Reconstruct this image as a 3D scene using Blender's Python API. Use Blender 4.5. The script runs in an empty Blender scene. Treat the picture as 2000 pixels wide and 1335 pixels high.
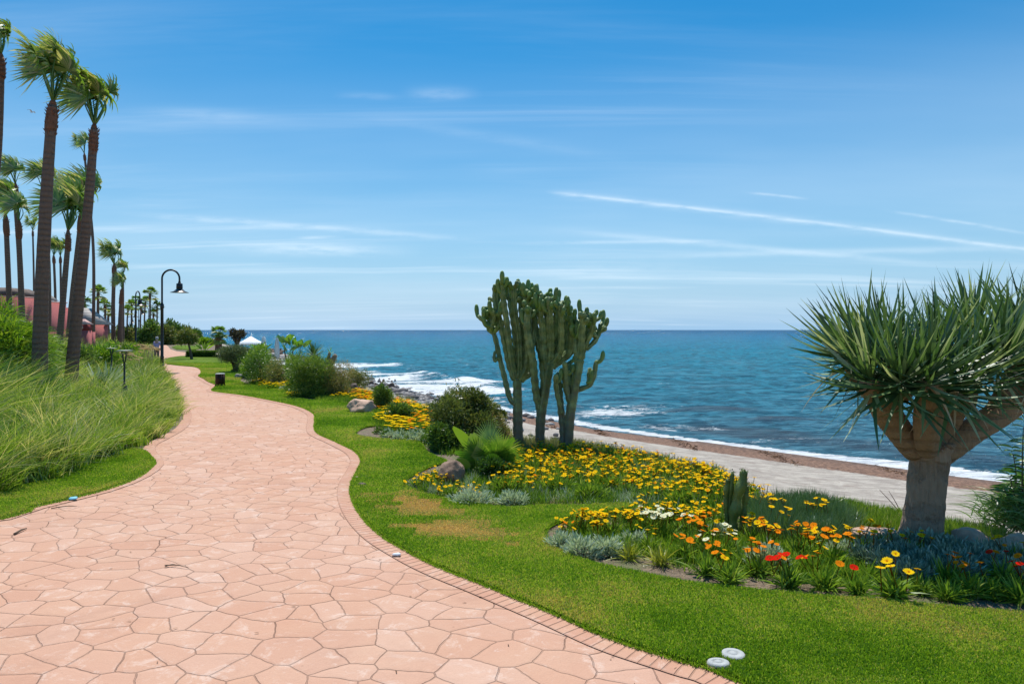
import bpy, bmesh, math, random
import numpy as np
from mathutils import Vector, noise
from mathutils.geometry import tessellate_polygon
random.seed(7)
RNG = np.random.default_rng(11)
scene = bpy.context.scene
COL = scene.collection
PI = math.pi
# ------------------------------------------------------------------ camera, world, sun, exposure
F = 1333.33      # focal length in pixels of the 2000 px wide photograph
H = 1.65         # eye height above the promenade
cam_d = bpy.data.cameras.new('camera')
cam = bpy.data.objects.new('camera', cam_d); COL.objects.link(cam)
cam.location = (0, 0, H); cam.rotation_euler = (PI/2, 0, 0)
cam_d.sensor_width = 36; cam_d.lens = 24; cam_d.shift_y = -23.5/2000
cam_d.clip_start = 0.05; cam_d.clip_end = 80000
scene.camera = cam
scene.view_settings.view_transform = 'Standard'; scene.view_settings.look = 'None'
scene.view_settings.exposure = 0.32; scene.view_settings.gamma = 1.0
SUN_EL = math.radians(67); SUN_AZ = math.radians(-12)   # azimuth measured from straight ahead (+y), negative = left
world = bpy.data.worlds.new('World'); scene.world = world; world.use_nodes = True
nt = world.node_tree; nt.nodes.clear()

class NB:
    """small node helper"""
    def __init__(s, nt): s.nt = nt
    def n(s, t, **kw):
        nd = s.nt.nodes.new(t)
        for k, v in kw.items(): setattr(nd, k, v)
        return nd
    def inp(s, nd, i, v):
        if v is None: return
        if isinstance(v, bpy.types.NodeSocket): s.nt.links.new(v, nd.inputs[i])
        else:
            if isinstance(v, tuple) and len(v) == 3 and nd.inputs[i].type == 'RGBA': v = v+(1,)
            nd.inputs[i].default_value = v
    def m(s, op, a, b=None, c=None, clamp=False):
        nd = s.n('ShaderNodeMath', operation=op, use_clamp=clamp)
        s.inp(nd, 0, a); s.inp(nd, 1, b); s.inp(nd, 2, c)
        return nd.outputs[0]
    def mix(s, f, a, b, blend='MIX'):
        nd = s.n('ShaderNodeMix', data_type='RGBA', blend_type=blend)
        s.inp(nd, 0, f); s.inp(nd, 6, a); s.inp(nd, 7, b)
        return nd.outputs[2]
    def rng(s, v, a, b, c=0., d=1., smooth=True):
        nd = s.n('ShaderNodeMapRange', interpolation_type='SMOOTHSTEP' if smooth else 'LINEAR', clamp=True) if smooth else s.n('ShaderNodeMapRange', clamp=True)
        s.inp(nd, 0, v); s.inp(nd, 1, a); s.inp(nd, 2, b); s.inp(nd, 3, c); s.inp(nd, 4, d)
        return nd.outputs[0]
    def noise(s, vec, scale, detail=4., rough=.55, dist=0., dim='3D'):
        nd = s.n('ShaderNodeTexNoise', noise_dimensions=dim)
        s.inp(nd, 'Vector', vec); nd.inputs['Scale'].default_value = scale
        nd.inputs['Detail'].default_value = detail; nd.inputs['Roughness'].default_value = rough
        nd.inputs['Distortion'].default_value = dist
        return nd.outputs['Fac']
    def map(s, vec, scale=(1, 1, 1), loc=(0, 0, 0), rot=(0, 0, 0)):
        nd = s.n('ShaderNodeMapping'); s.inp(nd, 0, vec)
        nd.inputs['Location'].default_value = loc; nd.inputs['Rotation'].default_value = rot; nd.inputs['Scale'].default_value = scale
        return nd.outputs[0]
    def ramp(s, f, stops):
        nd = s.n('ShaderNodeValToRGB'); s.inp(nd, 0, f)
        cr = nd.color_ramp
        while len(cr.elements) > 1: cr.elements.remove(cr.elements[-1])
        cr.elements[0].position = stops[0][0]; cr.elements[0].color = tuple(stops[0][1])+(1,)
        for p, c in stops[1:]:
            e = cr.elements.new(p); e.color = tuple(c)+(1,)
        return nd.outputs[0]

b = NB(nt)
sky = b.n('ShaderNodeTexSky', sky_type='NISHITA')
sky.sun_disc = False; sky.sun_elevation = SUN_EL; sky.sun_rotation = SUN_AZ
sky.air_density = 1.0; sky.dust_density = 0.6; sky.ozone_density = 2.2; sky.altitude = 0
tc = b.n('ShaderNodeTexCoord')
sep = b.n('ShaderNodeSeparateXYZ'); nt.links.new(tc.outputs['Generated'], sep.inputs[0])
dx, dy, dz = sep.outputs
dys = b.m('MAXIMUM', dy, 0.05)
U = b.m('DIVIDE', dx, dys); V = b.m('DIVIDE', dz, dys)      # tangent-plane direction, looking out to sea
front = b.rng(dy, 0.05, 0.3)
el = b.m('MAXIMUM', dz, 0.0)
hs = b.n('ShaderNodeHueSaturation'); nt.links.new(sky.outputs[0], hs.inputs['Color'])
hs.inputs['Saturation'].default_value = 1.25; hs.inputs['Value'].default_value = 1.0; hs.inputs['Hue'].default_value = .488
col = hs.outputs[0]
col = b.mix(b.rng(dz, 0.0, 0.42), col, (.0, .72, 1.02), 'MULTIPLY')
# bluish marine haze low over the sea
hz = b.m('MULTIPLY', b.m('POWER', 2.718, b.m('MULTIPLY', el, -5.0)), .85)
col = b.mix(hz, col, (2.7, 5.2, 8.0))
# thin cirrus: stretched noise on a high plane
pl = b.n('ShaderNodeCombineXYZ')
zz = b.m('ADD', el, 0.09)
b.inp(pl, 0, b.m('DIVIDE', dx, zz)); b.inp(pl, 1, b.m('DIVIDE', dy, zz))
c1 = b.noise(b.map(pl.outputs[0], (.22, 1.5, 1), (3, 1, 0), (0, 0, .10)), 1.3, 6, .6, .5)
c2 = b.noise(b.map(pl.outputs[0], (.30, .42, 1), (1.3, 7, 0), (0, 0, .1)), .9, 3, .5)
cir = b.m('MULTIPLY', b.rng(c1, .46, .80), b.rng(c2, .38, .66))
cir = b.m('MULTIPLY', b.m('MULTIPLY', cir, b.rng(dz, .50, .26)), .52)
veil = b.m('MULTIPLY', b.rng(b.noise(b.map(pl.outputs[0], (.2, .5, 1), (8, 2, 0), (0, 0, .1)), .8, 5, .55), .36, .70), b.rng(dz, .40, .20))
cir = b.m('ADD', cir, b.m('MULTIPLY', veil, .15))
def trail(p0, p1, w, amp, sag=0., fade=.05, rough=.5):
    """a contrail or wisp between two directions, soft edged"""
    global cir
    u0, v0 = (p0[0]-1000)/F, (644-p0[1])/F; u1, v1 = (p1[0]-1000)/F, (644-p1[1])/F
    sl = (v1-v0)/(u1-u0)
    line = b.m('ADD', b.m('MULTIPLY', b.m('SUBTRACT', U, u0), sl), v0)
    s_ = b.m('DIVIDE', b.m('SUBTRACT', U, u0), u1-u0)
    arc = b.m('MULTIPLY', b.m('MULTIPLY', s_, b.m('SUBTRACT', 1., s_)), 4*sag/F)
    cv = b.n('ShaderNodeCombineXYZ'); b.inp(cv, 0, U); b.inp(cv, 1, V)
    nz = b.noise(b.map(cv.outputs[0], (6, 30, 1), (v0*40, 0, 0)), 3., 4, .6)
    d = b.m('DIVIDE', b.m('SUBTRACT', b.m('ADD', V, b.m('MULTIPLY', b.m('SUBTRACT', nz, .5), w*.9/F)), b.m('ADD', line, arc)), w/F)
    g = b.m('POWER', 2.718, b.m('MULTIPLY', b.m('MULTIPLY', d, d), -1.))
    win = b.m('MULTIPLY', b.rng(U, u0, u0+fade), b.rng(U, u1, u1-fade))
    g = b.m('MULTIPLY', b.m('MULTIPLY', g, win), b.m('MULTIPLY', b.rng(nz, .5-rough*.5, .62), amp))
    cir = b.m('ADD', cir, b.m('MULTIPLY', b.m('MULTIPLY', g, front), 1.05))
trail((1060, 374), (2100, 500), 3.4, .27, 4, .05, .95)
trail((1060, 374), (2100, 500), 9, .12, 4)
trail((1030, 445), (1900, 523), 6, .2, 1, .2, .95)
trail((1180, 503), (2060, 484), 6, .2, 2, .2, .95)
trail((950, 476), (1500, 470), 3.5, .2, 1, .15)
trail((180, 413), (1000, 474), 6, .20, 2, .2)
trail((1700, 407), (2050, 464), 3, .22, 2, .1)
trail((1440, 374), (1590, 390), 2.5, .2, 1, .04)
trail((380, 486), (850, 492), 11, .40, 3, .2, .7)
trail((560, 466), (680, 463), 3, .25, 1, .04, .8)
trail((770, 184), (950, 184), 12, .14, 1, .06, .9)
trail((640, 186), (800, 190), 7, .07, 1, .05, .9)
trail((650, 222), (1260, 318), 10, .06, 3, .2, .8)
trail((200, 210), (640, 245), 12, .10, 3, .2, .8)
trail((900, 532), (1500, 520), 14, .16, 2, .3, .7)
cir = b.m('MINIMUM', cir, .9)
col = b.mix(cir, col, (8.6, 9.6, 10.4))
bg = b.n('ShaderNodeBackground'); b.inp(bg, 0, col); bg.inputs[1].default_value = 0.094
wo = b.n('ShaderNodeOutputWorld'); nt.links.new(bg.outputs[0], wo.inputs[0])

sd = bpy.data.lights.new('sun', 'SUN'); sun = bpy.data.objects.new('sun', sd); COL.objects.link(sun)
sd.energy = 4.3; sd.angle = math.radians(.53); sd.color = (1, .955, .89)
sv = Vector((math.sin(SUN_AZ)*math.cos(SUN_EL), math.cos(SUN_AZ)*math.cos(SUN_EL), math.sin(SUN_EL)))
sun.rotation_euler = sv.to_track_quat('Z', 'Y').to_euler(); sun.location = (0, 0, 60)

# ------------------------------------------------------------------ helpers
def G(px, py, h=0.):
    """photo pixel -> point on the horizontal plane z = h"""
    D = (H-h)*F/(py-644.); return np.array([(px-1000)/F*D, D, h])
def P(px, py, D):
    """photo pixel -> point at distance D"""
    return np.array([(px-1000)/F*D, D, H-(py-644)/F*D])
def X(px, D): return (px-1000)/F*D
def ss(a, b_, x):
    t = np.clip((np.asarray(x, float)-a)/(b_-a), 0, 1); return t*t*(3-2*t)
def norm(v):
    v = np.asarray(v, float); return v/np.maximum(np.linalg.norm(v, axis=-1, keepdims=True), 1e-9)

class MB:
    def __init__(s): s.V = []; s.Q = []; s.T = []; s.A = []; s.n = 0; s.UV = None
    def add(s, v, q=None, t=None, tint=.5):
        v = np.asarray(v, float).reshape(-1, 3)
        if q is not None and len(q): s.Q.append(np.asarray(q, int).reshape(-1, 4)+s.n)
        if t is not None and len(t): s.T.append(np.asarray(t, int).reshape(-1, 3)+s.n)
        s.V.append(v); s.A.append(np.broadcast_to(np.asarray(tint, float), (len(v),)).copy()); s.n += len(v)
        return s
    def build(s, name, mat, parent=None, smooth=True, attrs=None, uv=None):
        me = bpy.data.meshes.new(name)
        v = np.concatenate(s.V) if s.V else np.zeros((0, 3))
        q = np.concatenate(s.Q) if s.Q else np.zeros((0, 4), int)
        t = np.concatenate(s.T) if s.T else np.zeros((0, 3), int)
        me.vertices.add(len(v)); me.vertices.foreach_set('co', v.astype(np.float32).ravel())
        loops = np.concatenate([q.ravel(), t.ravel()])
        me.loops.add(len(loops)); me.loops.foreach_set('vertex_index', loops.astype(np.int32))
        nf = len(q)+len(t); me.polygons.add(nf)
        st = np.concatenate([np.arange(len(q))*4, len(q)*4+np.arange(len(t))*3]).astype(np.int32)
        me.polygons.foreach_set('loop_start', st)
        if smooth: me.polygons.foreach_set('use_smooth', np.ones(nf, bool))
        at = me.attributes.new('tint', 'FLOAT', 'POINT')
        at.data.foreach_set('value', np.concatenate(s.A).astype(np.float32))
        for k, a in (attrs or {}).items():
            at = me.attributes.new(k, 'FLOAT', 'POINT'); at.data.foreach_set('value', np.asarray(a, np.float32))
        if uv is not None:
            ul = me.uv_layers.new(name='UVMap'); ul.data.foreach_set('uv', np.asarray(uv, np.float32)[loops].ravel())
        me.update(calc_edges=True)
        if mat: me.materials.append(mat)
        o = bpy.data.objects.new(name, me); COL.objects.link(o)
        if parent: o.parent = parent
        return o

def tag(o, label=None, cat=None, group=None, kind=None):
    if label: o['label'] = label
    if cat: o['category'] = cat
    if group: o['group'] = group
    if kind: o['kind'] = kind
    return o
def thing(name, label, cat, loc=(0, 0, 0), rz=0., group=None, scale=1.):
    o = bpy.data.objects.new(name, None); COL.objects.link(o)
    o.empty_display_size = .1
    o.location = tuple(float(c) for c in loc); o.rotation_euler = (0, 0, rz); o.scale = (scale,)*3
    return tag(o, label, cat, group)
def copy_tree(root, loc=None, rz=None, scale=None, label=None, group=None):
    r = root.copy(); COL.objects.link(r)
    def rec(a, c):
        for ch in a.children:
            d = ch.copy(); COL.objects.link(d); d.parent = c; rec(ch, d)
    rec(root, r)
    if loc is not None: r.location = tuple(float(c) for c in loc)
    if rz is not None: r.rotation_euler = (0, 0, rz)
    if scale is not None: r.scale = (scale,)*3 if not isinstance(scale, tuple) else scale
    if label: r['label'] = label
    if group: r['group'] = group
    return r

def resample(pts, n):
    """Catmull-Rom through pts (any dimension), n samples evenly by parameter arc length"""
    p = np.asarray(pts, float)
    if len(p) == 2:
        t = np.linspace(0, 1, n)[:, None]; return p[0]*(1-t)+p[1]*t
    e = np.vstack([2*p[0]-p[1], p, 2*p[-1]-p[-2]])
    out = []
    for i in range(len(p)-1):
        a, b0, c, d = e[i:i+4]
        t = np.linspace(0, 1, 17)[:-1, None]
        out.append(.5*((2*b0)+(-a+c)*t+(2*a-5*b0+4*c-d)*t**2+(-a+3*b0-3*c+d)*t**3))
    out.append(p[-1:]); c = np.concatenate(out)
    L = np.concatenate([[0], np.cumsum(np.linalg.norm(np.diff(c[:, :min(3, c.shape[1])], axis=0), axis=1))])
    s = np.linspace(0, L[-1], n)
    return np.stack([np.interp(s, L, c[:, k]) for k in range(c.shape[1])], 1)

def tube(mb, pts, rads, n=16, sides=10, ribs=0, ribamp=0., lump=None, tint=.5, cap=True, phase=0., raw=False):
    """swept tube through pts (Nx3) with radii rads; star section if ribs"""
    pr = np.hstack([np.asarray(pts, float), np.asarray(rads, float)[:, None]])
    c = pr if raw else resample(pr, n)
    n = len(c); P_, R_ = c[:, :3], c[:, 3].copy()
    if lump is not None: R_ = R_*lump(np.linspace(0, 1, n))
    T = norm(np.gradient(P_, axis=0))
    up = np.array([0, 1., 0]) if abs(T[0][1]) < .8 else np.array([1., 0, 0])
    N_ = np.zeros_like(T); N_[0] = norm(np.cross(T[0], up))
    for i in range(1, n):
        v = N_[i-1]-T[i]*np.dot(N_[i-1], T[i]); N_[i] = norm(v)
    B_ = np.cross(T, N_)
    a = np.linspace(0, 2*PI, sides, endpoint=False)+phase
    m = np.ones(sides)
    if ribs: m = 1-ribamp+ribamp*2*np.abs(np.cos(a*ribs/2))**.8
    ring = (np.cos(a)*m)[None, :, None]*N_[:, None]+(np.sin(a)*m)[None, :, None]*B_[:, None]
    v = P_[:, None]+ring*R_[:, None, None]
    v = v.reshape(-1, 3)
    i = np.arange(n-1)[:, None]*sides; j = np.arange(sides)[None]; k = (j+1) % sides
    q = np.stack([i+j, i+k, i+sides+k, i+sides+j], -1).reshape(-1, 4)
    t = []
    if cap:
        v = np.vstack([v, P_[0]-T[0]*R_[0]*.25, P_[-1]+T[-1]*R_[-1]*.25])
        a0, a1 = n*sides, n*sides+1; o = (n-1)*sides
        for jj in range(sides):
            kk = (jj+1) % sides
            t += [(a0, kk, jj), (a1, o+jj, o+kk)]
    mb.add(v, q, t, tint); return mb

def blades(mb, root, d, L, w, bend=None, seg=4, prof='taper', tint=.5, side=None, tipt=0.):
    root = np.atleast_2d(root).astype(float); n = len(root)
    d = norm(np.broadcast_to(np.asarray(d, float), (n, 3)))
    L = np.broadcast_to(np.asarray(L, float), (n,)); w = np.broadcast_to(np.asarray(w, float), (n,))
    bend = np.zeros((n, 3)) if bend is None else np.broadcast_to(np.asarray(bend, float), (n, 3))
    t = np.linspace(0, 1, seg+1)
    c = root[:, None]+(d[:, None]*t[None, :, None]+bend[:, None]*(t**2)[None, :, None])*L[:, None, None]
    tan = norm(d[:, None]+2*bend[:, None]*t[None, :, None])
    if side is None: side = RNG.normal(size=(n, 3))
    side = np.broadcast_to(np.asarray(side, float), (n, 3))
    s = norm(np.cross(tan, side[:, None]+1e-6))
    if prof == 'taper': pw = (1-t)**.75
    elif prof == 'sword': pw = np.minimum(1, .55+t*2)*(1-t**2.2)
    elif prof == 'leaf': pw = np.sin(PI*np.clip(t, .04, 1)**.75)**.8
    elif prof == 'petal': pw = np.array([.35]+[.9]*(seg-1)+[.35]) if seg > 1 else np.array([.5, 1])
    else: pw = np.ones(seg+1)
    pw = np.maximum(pw, .02)
    hw = (w[:, None]*pw[None]*.5)[..., None]
    v = np.stack([c-s*hw, c+s*hw], 2).reshape(-1, 3)
    k = (seg+1)*2
    base = np.arange(n)[:, None, None]*k+np.arange(seg)[None, :, None]*2
    q = (base+np.array([0, 1, 3, 2])).reshape(-1, 4)
    tn = np.broadcast_to(np.asarray(tint, float), (n,))
    tt = (tn[:, None]+tipt*t[None])[..., None].repeat(2, 2).reshape(-1)
    mb.add(v, q, None, tt); return mb

def box(mb, c, s, rz=0., tint=.5, taper=1.):
    x, y, z = np.array(s)/2.
    v = np.array([[-x, -y, -z], [x, -y, -z], [x, y, -z], [-x, y, -z], [-x*taper, -y*taper, z], [x*taper, -y*taper, z], [x*taper, y*taper, z], [-x*taper, y*taper, z]])
    ca, sa = math.cos(rz), math.sin(rz)
    v = np.stack([v[:, 0]*ca-v[:, 1]*sa, v[:, 0]*sa+v[:, 1]*ca, v[:, 2]], 1)+np.asarray(c, float)
    mb.add(v, [(0, 3, 2, 1), (4, 5, 6, 7), (0, 1, 5, 4), (1, 2, 6, 5), (2, 3, 7, 6), (3, 0, 4, 7)], None, tint); return mb
def lathe(mb, prof, sides=24, c=(0, 0, 0), tint=.5, squash=None):
    prof = np.asarray(prof, float); n = len(prof)
    a = np.linspace(0, 2*PI, sides, endpoint=False)
    v = np.stack([prof[:, 0][:, None]*np.cos(a), prof[:, 0][:, None]*np.sin(a), np.broadcast_to(prof[:, 1][:, None], (n, sides))], -1).reshape(-1, 3)+np.asarray(c, float)
    i = np.arange(n-1)[:, None]*sides; j = np.arange(sides)[None]; k = (j+1) % sides
    mb.add(v, np.stack([i+j, i+k, i+sides+k, i+sides+j], -1).reshape(-1, 4), None, tint); return mb
_ico = {}
def ico(sub):
    if sub not in _ico:
        bm = bmesh.new(); bmesh.ops.create_icosphere(bm, subdivisions=sub, radius=1)
        _ico[sub] = (np.array([v.co[:] for v in bm.verts]), np.array([[v.index for v in f.verts] for f in bm.faces])); bm.free()
    return _ico[sub]
def rock(mb, c, r, seed=0, sub=4, rough=.35, tint=.5, flat=.35):
    v, f = ico(sub); rr = random.Random(seed); off = Vector((rr.uniform(-50, 50), rr.uniform(-50, 50), rr.uniform(-50, 50)))
    u = v.copy()
    for _ in range(9):    # shear planes give a broken, faceted look
        nrm = norm(np.array([rr.gauss(0, 1), rr.gauss(0, 1), rr.gauss(0, .8)])); dd = rr.uniform(.55, .85)
        h = u@nrm-dd; u = u-np.where(h > 0, h*.85, 0)[:, None]*nrm
    k = np.array([noise.fractal(Vector(p)*1.6+off, 1., 2., 5) for p in v])
    u = u*(1+rough*.5*k)[:, None]
    u[:, 2] = np.where(u[:, 2] < -flat, -flat+(u[:, 2]+flat)*.2, u[:, 2])
    mb.add(u*np.asarray(r, float)+np.asarray(c, float), None, f, tint); return mb
def inside(pts, poly):
    x, y = pts[:, 0], pts[:, 1]; r = np.zeros(len(x), bool); p = np.asarray(poly)[:, :2]
    j = len(p)-1
    for i in range(len(p)):
        xi, yi = p[i]; xj, yj = p[j]
        if yi != yj:
            r ^= ((yi > y) != (yj > y)) & (x < (xj-xi)*(y-yi)/(yj-yi)+xi)
        j = i
    return r
def pdist(pts, line):
    """distance of points to polyline"""
    pts = np.asarray(pts, float)[:, :2]; l = np.asarray(line, float)[:, :2]; best = np.full(len(pts), 1e9)
    for i in range(len(l)-1):
        a, bb = l[i], l[i+1]; ab = bb-a; L2 = max(ab@ab, 1e-9)
        t = np.clip(((pts-a)@ab)/L2, 0, 1)
        dd = np.hypot(pts[:, 0]-a[0]-t*ab[0], pts[:, 1]-a[1]-t*ab[1]); best = np.minimum(best, dd)
    return best
def sheet(name, poly, z, mat, thick=0.):
    """flat horizontal polygon (x,y list), optional skirt down"""
    p = [Vector((float(a[0]), float(a[1]), 0)) for a in poly]
    tris = tessellate_polygon([p]); v = np.array([[a.x, a.y, z] for a in p]); n = len(v)
    t = []
    for a, bb, c in tris:
        nz = (v[bb]-v[a])[0]*(v[c]-v[a])[1]-(v[bb]-v[a])[1]*(v[c]-v[a])[0]
        t.append((a, bb, c) if nz > 0 else (a, c, bb))
    mb = MB(); q = None
    if thick:
        v = np.vstack([v, v-[0, 0, thick]]); i = np.arange(n); j = (i+1) % n
        q = np.stack([i, i+n, j+n, j], 1)
    mb.add(v, q, t); o = mb.build(name, mat, smooth=False); tag(o, kind='structure'); return o

# ------------------------------------------------------------------ materials
def mat(name, col, rough=.7, metal=0., spec=.4, bump=0., bscale=30., var=.15, vscale=4., sss=0.):
    m = bpy.data.materials.new(name); m.use_nodes = True; t = m.node_tree; t.nodes.clear(); k = NB(t)
    tcn = k.n('ShaderNodeTexCoord'); v = tcn.outputs['Object']
    nz = k.noise(v, vscale, 5, .6); nf = k.noise(v, bscale, 4, .6)
    c = k.mix(k.rng(k.m('ADD', k.m('MULTIPLY', nz, .6), k.m('MULTIPLY', nf, .4)), .3, .7), tuple(x*(1-var) for x in col), tuple(min(1, x*(1+var)) for x in col))
    p = k.n('ShaderNodeBsdfPrincipled'); k.inp(p, 'Base Color', c)
    p.inputs['Roughness'].default_value = rough; p.inputs['Metallic'].default_value = metal; p.inputs['Specular IOR Level'].default_value = spec
    if bump:
        bn = k.n('ShaderNodeBump'); bn.inputs['Strength'].default_value = bump; bn.inputs['Distance'].default_value = .02; k.inp(bn, 'Height', nf)
        t.links.new(bn.outputs[0], p.inputs['Normal'])
    o = k.n('ShaderNodeOutputMaterial'); t.links.new(p.outputs[0], o.inputs[0]); return m
def leafmat(name, stops, trans=.35, gloss=.06, rough=.35, nsc=0.):
    """leaf colours picked by the 'tint' attribute; lets sunlight through"""
    m = bpy.data.materials.new(name); m.use_nodes = True; t = m.node_tree; t.nodes.clear(); k = NB(t)
    at = k.n('ShaderNodeAttribute', attribute_name='tint'); f = at.outputs['Fac']
    if nsc:
        g = k.n('ShaderNodeNewGeometry'); nz = k.noise(g.outputs['Position'], nsc, 3, .5)
        f = k.m('ADD', f, k.m('MULTIPLY', k.m('SUBTRACT', nz, .5), .9))
    c = k.ramp(f, stops)
    d = k.n('ShaderNodeBsdfDiffuse'); k.inp(d, 0, c)
    tr = k.n('ShaderNodeBsdfTranslucent'); k.inp(tr, 0, k.mix(1., c, (1.25, 1.25, .65), 'MULTIPLY'))
    mx = k.n('ShaderNodeMixShader'); mx.inputs[0].default_value = trans; t.links.new(d.outputs[0], mx.inputs[1]); t.links.new(tr.outputs[0], mx.inputs[2])
    gl = k.n('ShaderNodeBsdfGlossy'); gl.inputs['Roughness'].default_value = rough; gl.inputs[0].default_value = (1, 1, 1, 1)
    m2 = k.n('ShaderNodeMixShader'); m2.inputs[0].default_value = gloss; t.links.new(mx.outputs[0], m2.inputs[1]); t.links.new(gl.outputs[0], m2.inputs[2])
    o = k.n('ShaderNodeOutputMaterial'); t.links.new(m2.outputs[0], o.inputs[0]); return m
M = {}
M['tallgrass'] = leafmat('tall_grass', [(0, (.025, .07, .008)), (.3, (.12, .235, .014)), (.58, (.26, .39, .03)), (.8, (.38, .46, .10)), (1, (.66, .58, .30))], .42, .05, .5)
M['lawnblade'] = leafmat('lawn_blades', [(0, (.10, .22, .012)), (.45, (.23, .385, .024)), (.75, (.45, .52, .085)), (.84, (.50, .44, .13)), (1, (.66, .42, .19))], .48, .02, .5)
M['dryplume'] = leafmat('dry_plume', [(0, (.42, .30, .2)), (1, (.7, .58, .43))], .4, .02)
M['drygrass'] = leafmat('dry_grass', [(0, (.10, .14, .04)), (.5, (.26, .27, .11)), (1, (.5, .42, .24))], .35, .03)
M['palmleaf'] = leafmat('palm_leaf', [(0, (.03, .09, .010)), (.45, (.10, .22, .02)), (.8, (.30, .42, .06)), (1, (.55, .50, .22))], .45, .06, .4)
M['dragonleaf'] = leafmat('dragon_leaf', [(0, (.018, .05, .015)), (.4, (.055, .125, .03)), (.7, (.16, .26, .09)), (1, (.48, .54, .32))], .26, .06, .45)
M['deadleaf'] = leafmat('dead_dragon_leaf', [(0, (.2, .14, .08)), (1, (.55, .44, .28))], .25, .03)
M['gazleaf'] = leafmat('gazania_leaf', [(0, (.045, .12, .016)), (.45, (.14, .26, .028)), (.8, (.34, .46, .06)), (1, (.62, .58, .18))], .42, .015)
M['silver'] = leafmat('silver_leaf', [(0, (.18, .25, .15)), (.5, (.46, .54, .40)), (1, (.75, .80, .66))], .25, .03)
M['silver_shaded'] = leafmat('shaded_silver_leaf', [(0, (.08, .14, .10)), (.5, (.25, .34, .25)), (1, (.52, .6, .48))], .15, .05)  # darker copy of the silver leaf, dragon tree shade put into its colour
M['shrub'] = leafmat('shrub_leaf', [(0, (.03, .075, .014)), (.5, (.08, .165, .024)), (1, (.24, .34, .06))], .35, .03)
M['olive'] = leafmat('olive_shrub_leaf', [(0, (.06, .08, .02)), (.5, (.14, .19, .04)), (.85, (.28, .27, .09)), (1, (.42, .30, .15))], .35, .03)
M['bright'] = leafmat('bright_leaf', [(0, (.06, .16, .012)), (.5, (.17, .32, .018)), (1, (.42, .52, .06))], .45, .03)
M['banana'] = leafmat('broad_leaf', [(0, (.04, .12, .012)), (.5, (.10, .24, .014)), (1, (.3, .42, .03))], .5, .09)
M['oleander'] = leafmat('oleander_leaf', [(0, (.03, .11, .02)), (.5, (.10, .24, .035)), (1, (.34, .44, .13))], .38, .07, .4)
M['oranged'] = leafmat('orange_flower_field', [(0, (.10, .13, .03)), (.5, (.55, .30, .02)), (1, (.8, .2, .02))], .3, .0)
M['twig'] = mat('twig_bark', (.13, .09, .06), .9, bump=.4, bscale=60)
M['soil'] = mat('soil', (.20, .135, .09), .95, bump=.8, bscale=25, var=.35, vscale=3)
M['rockpink'] = mat('pinkish_boulder', (.56, .37, .26), .85, bump=.7, bscale=14, var=.3, vscale=4)
M['rockbrown'] = mat('brown_boulder', (.27, .175, .12), .85, bump=.8, bscale=14, var=.35, vscale=6)
M['rockgrey'] = mat('grey_stone', (.25, .235, .22), .85, bump=.7, bscale=8, var=.4, vscale=1.5)
M['rockdark'] = mat('dark_stone', (.13, .095, .075), .85, bump=.7, bscale=8, var=.4, vscale=3)
M['blackmetal'] = mat('black_painted_metal', (.012, .012, .014), .38, spec=.5, var=.2)
M['glass'] = mat('lamp_glass', (.8, .75, .65), .2, spec=.6, var=.05)
M['white'] = mat('white_fabric', (.85, .85, .83), .7, var=.05)
M['whitegrey'] = mat('pale_fabric', (.55, .58, .56), .8, var=.1)
M['concrete'] = mat('pale_concrete', (.40, .41, .40), .85, bump=.3, bscale=60, var=.12, vscale=20)
M['pinkwall'] = mat('pink_render', (.42, .125, .12), .9, bump=.15, bscale=20, var=.12, vscale=1)
M['palepink'] = mat('pale_pink_render', (.62, .38, .33), .9, var=.1)
M['timber'] = mat('dark_brown_slats', (.05, .022, .016), .6, bump=.3, bscale=40, var=.3)
M['paper'] = mat('crumpled_paper', (.7, .72, .74), .8, var=.2, vscale=30)
M['cyan'] = mat('cyan_paper', (.25, .6, .75), .7, var=.2)
M['skin'] = mat('skin', (.5, .3, .22), .6, var=.05)
M['lilac'] = mat('lilac_cotton', (.42, .36, .62), .85, var=.08)
M['darkcloth'] = mat('dark_cloth', (.05, .055, .08), .85, var=.1)
M['hair'] = mat('grey_cap', (.4, .38, .4), .8, var=.1)
M['bird'] = mat('gull_plumage', (.7, .7, .7), .7, var=.1)
def roofmat():
    m = bpy.data.materials.new('grey_roof_tiles'); m.use_nodes = True; t = m.node_tree; k = NB(t); p = t.nodes['Principled BSDF']
    g = k.n('ShaderNodeNewGeometry'); s = k.n('ShaderNodeSeparateXYZ'); t.links.new(g.outputs['Position'], s.inputs[0])
    f = k.m('FRACT', k.m('MULTIPLY', s.outputs[2], 5.)); nz = k.noise(g.outputs['Position'], 3., 3)
    c = k.mix(k.rng(f, .0, .25), (.16, .14, .12), k.mix(nz, (.36, .31, .27), (.52, .47, .42))); k.inp(p, 'Base Color', c)
    p.inputs['Roughness'].default_value = .9; return m
M['roof'] = roofmat()
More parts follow.
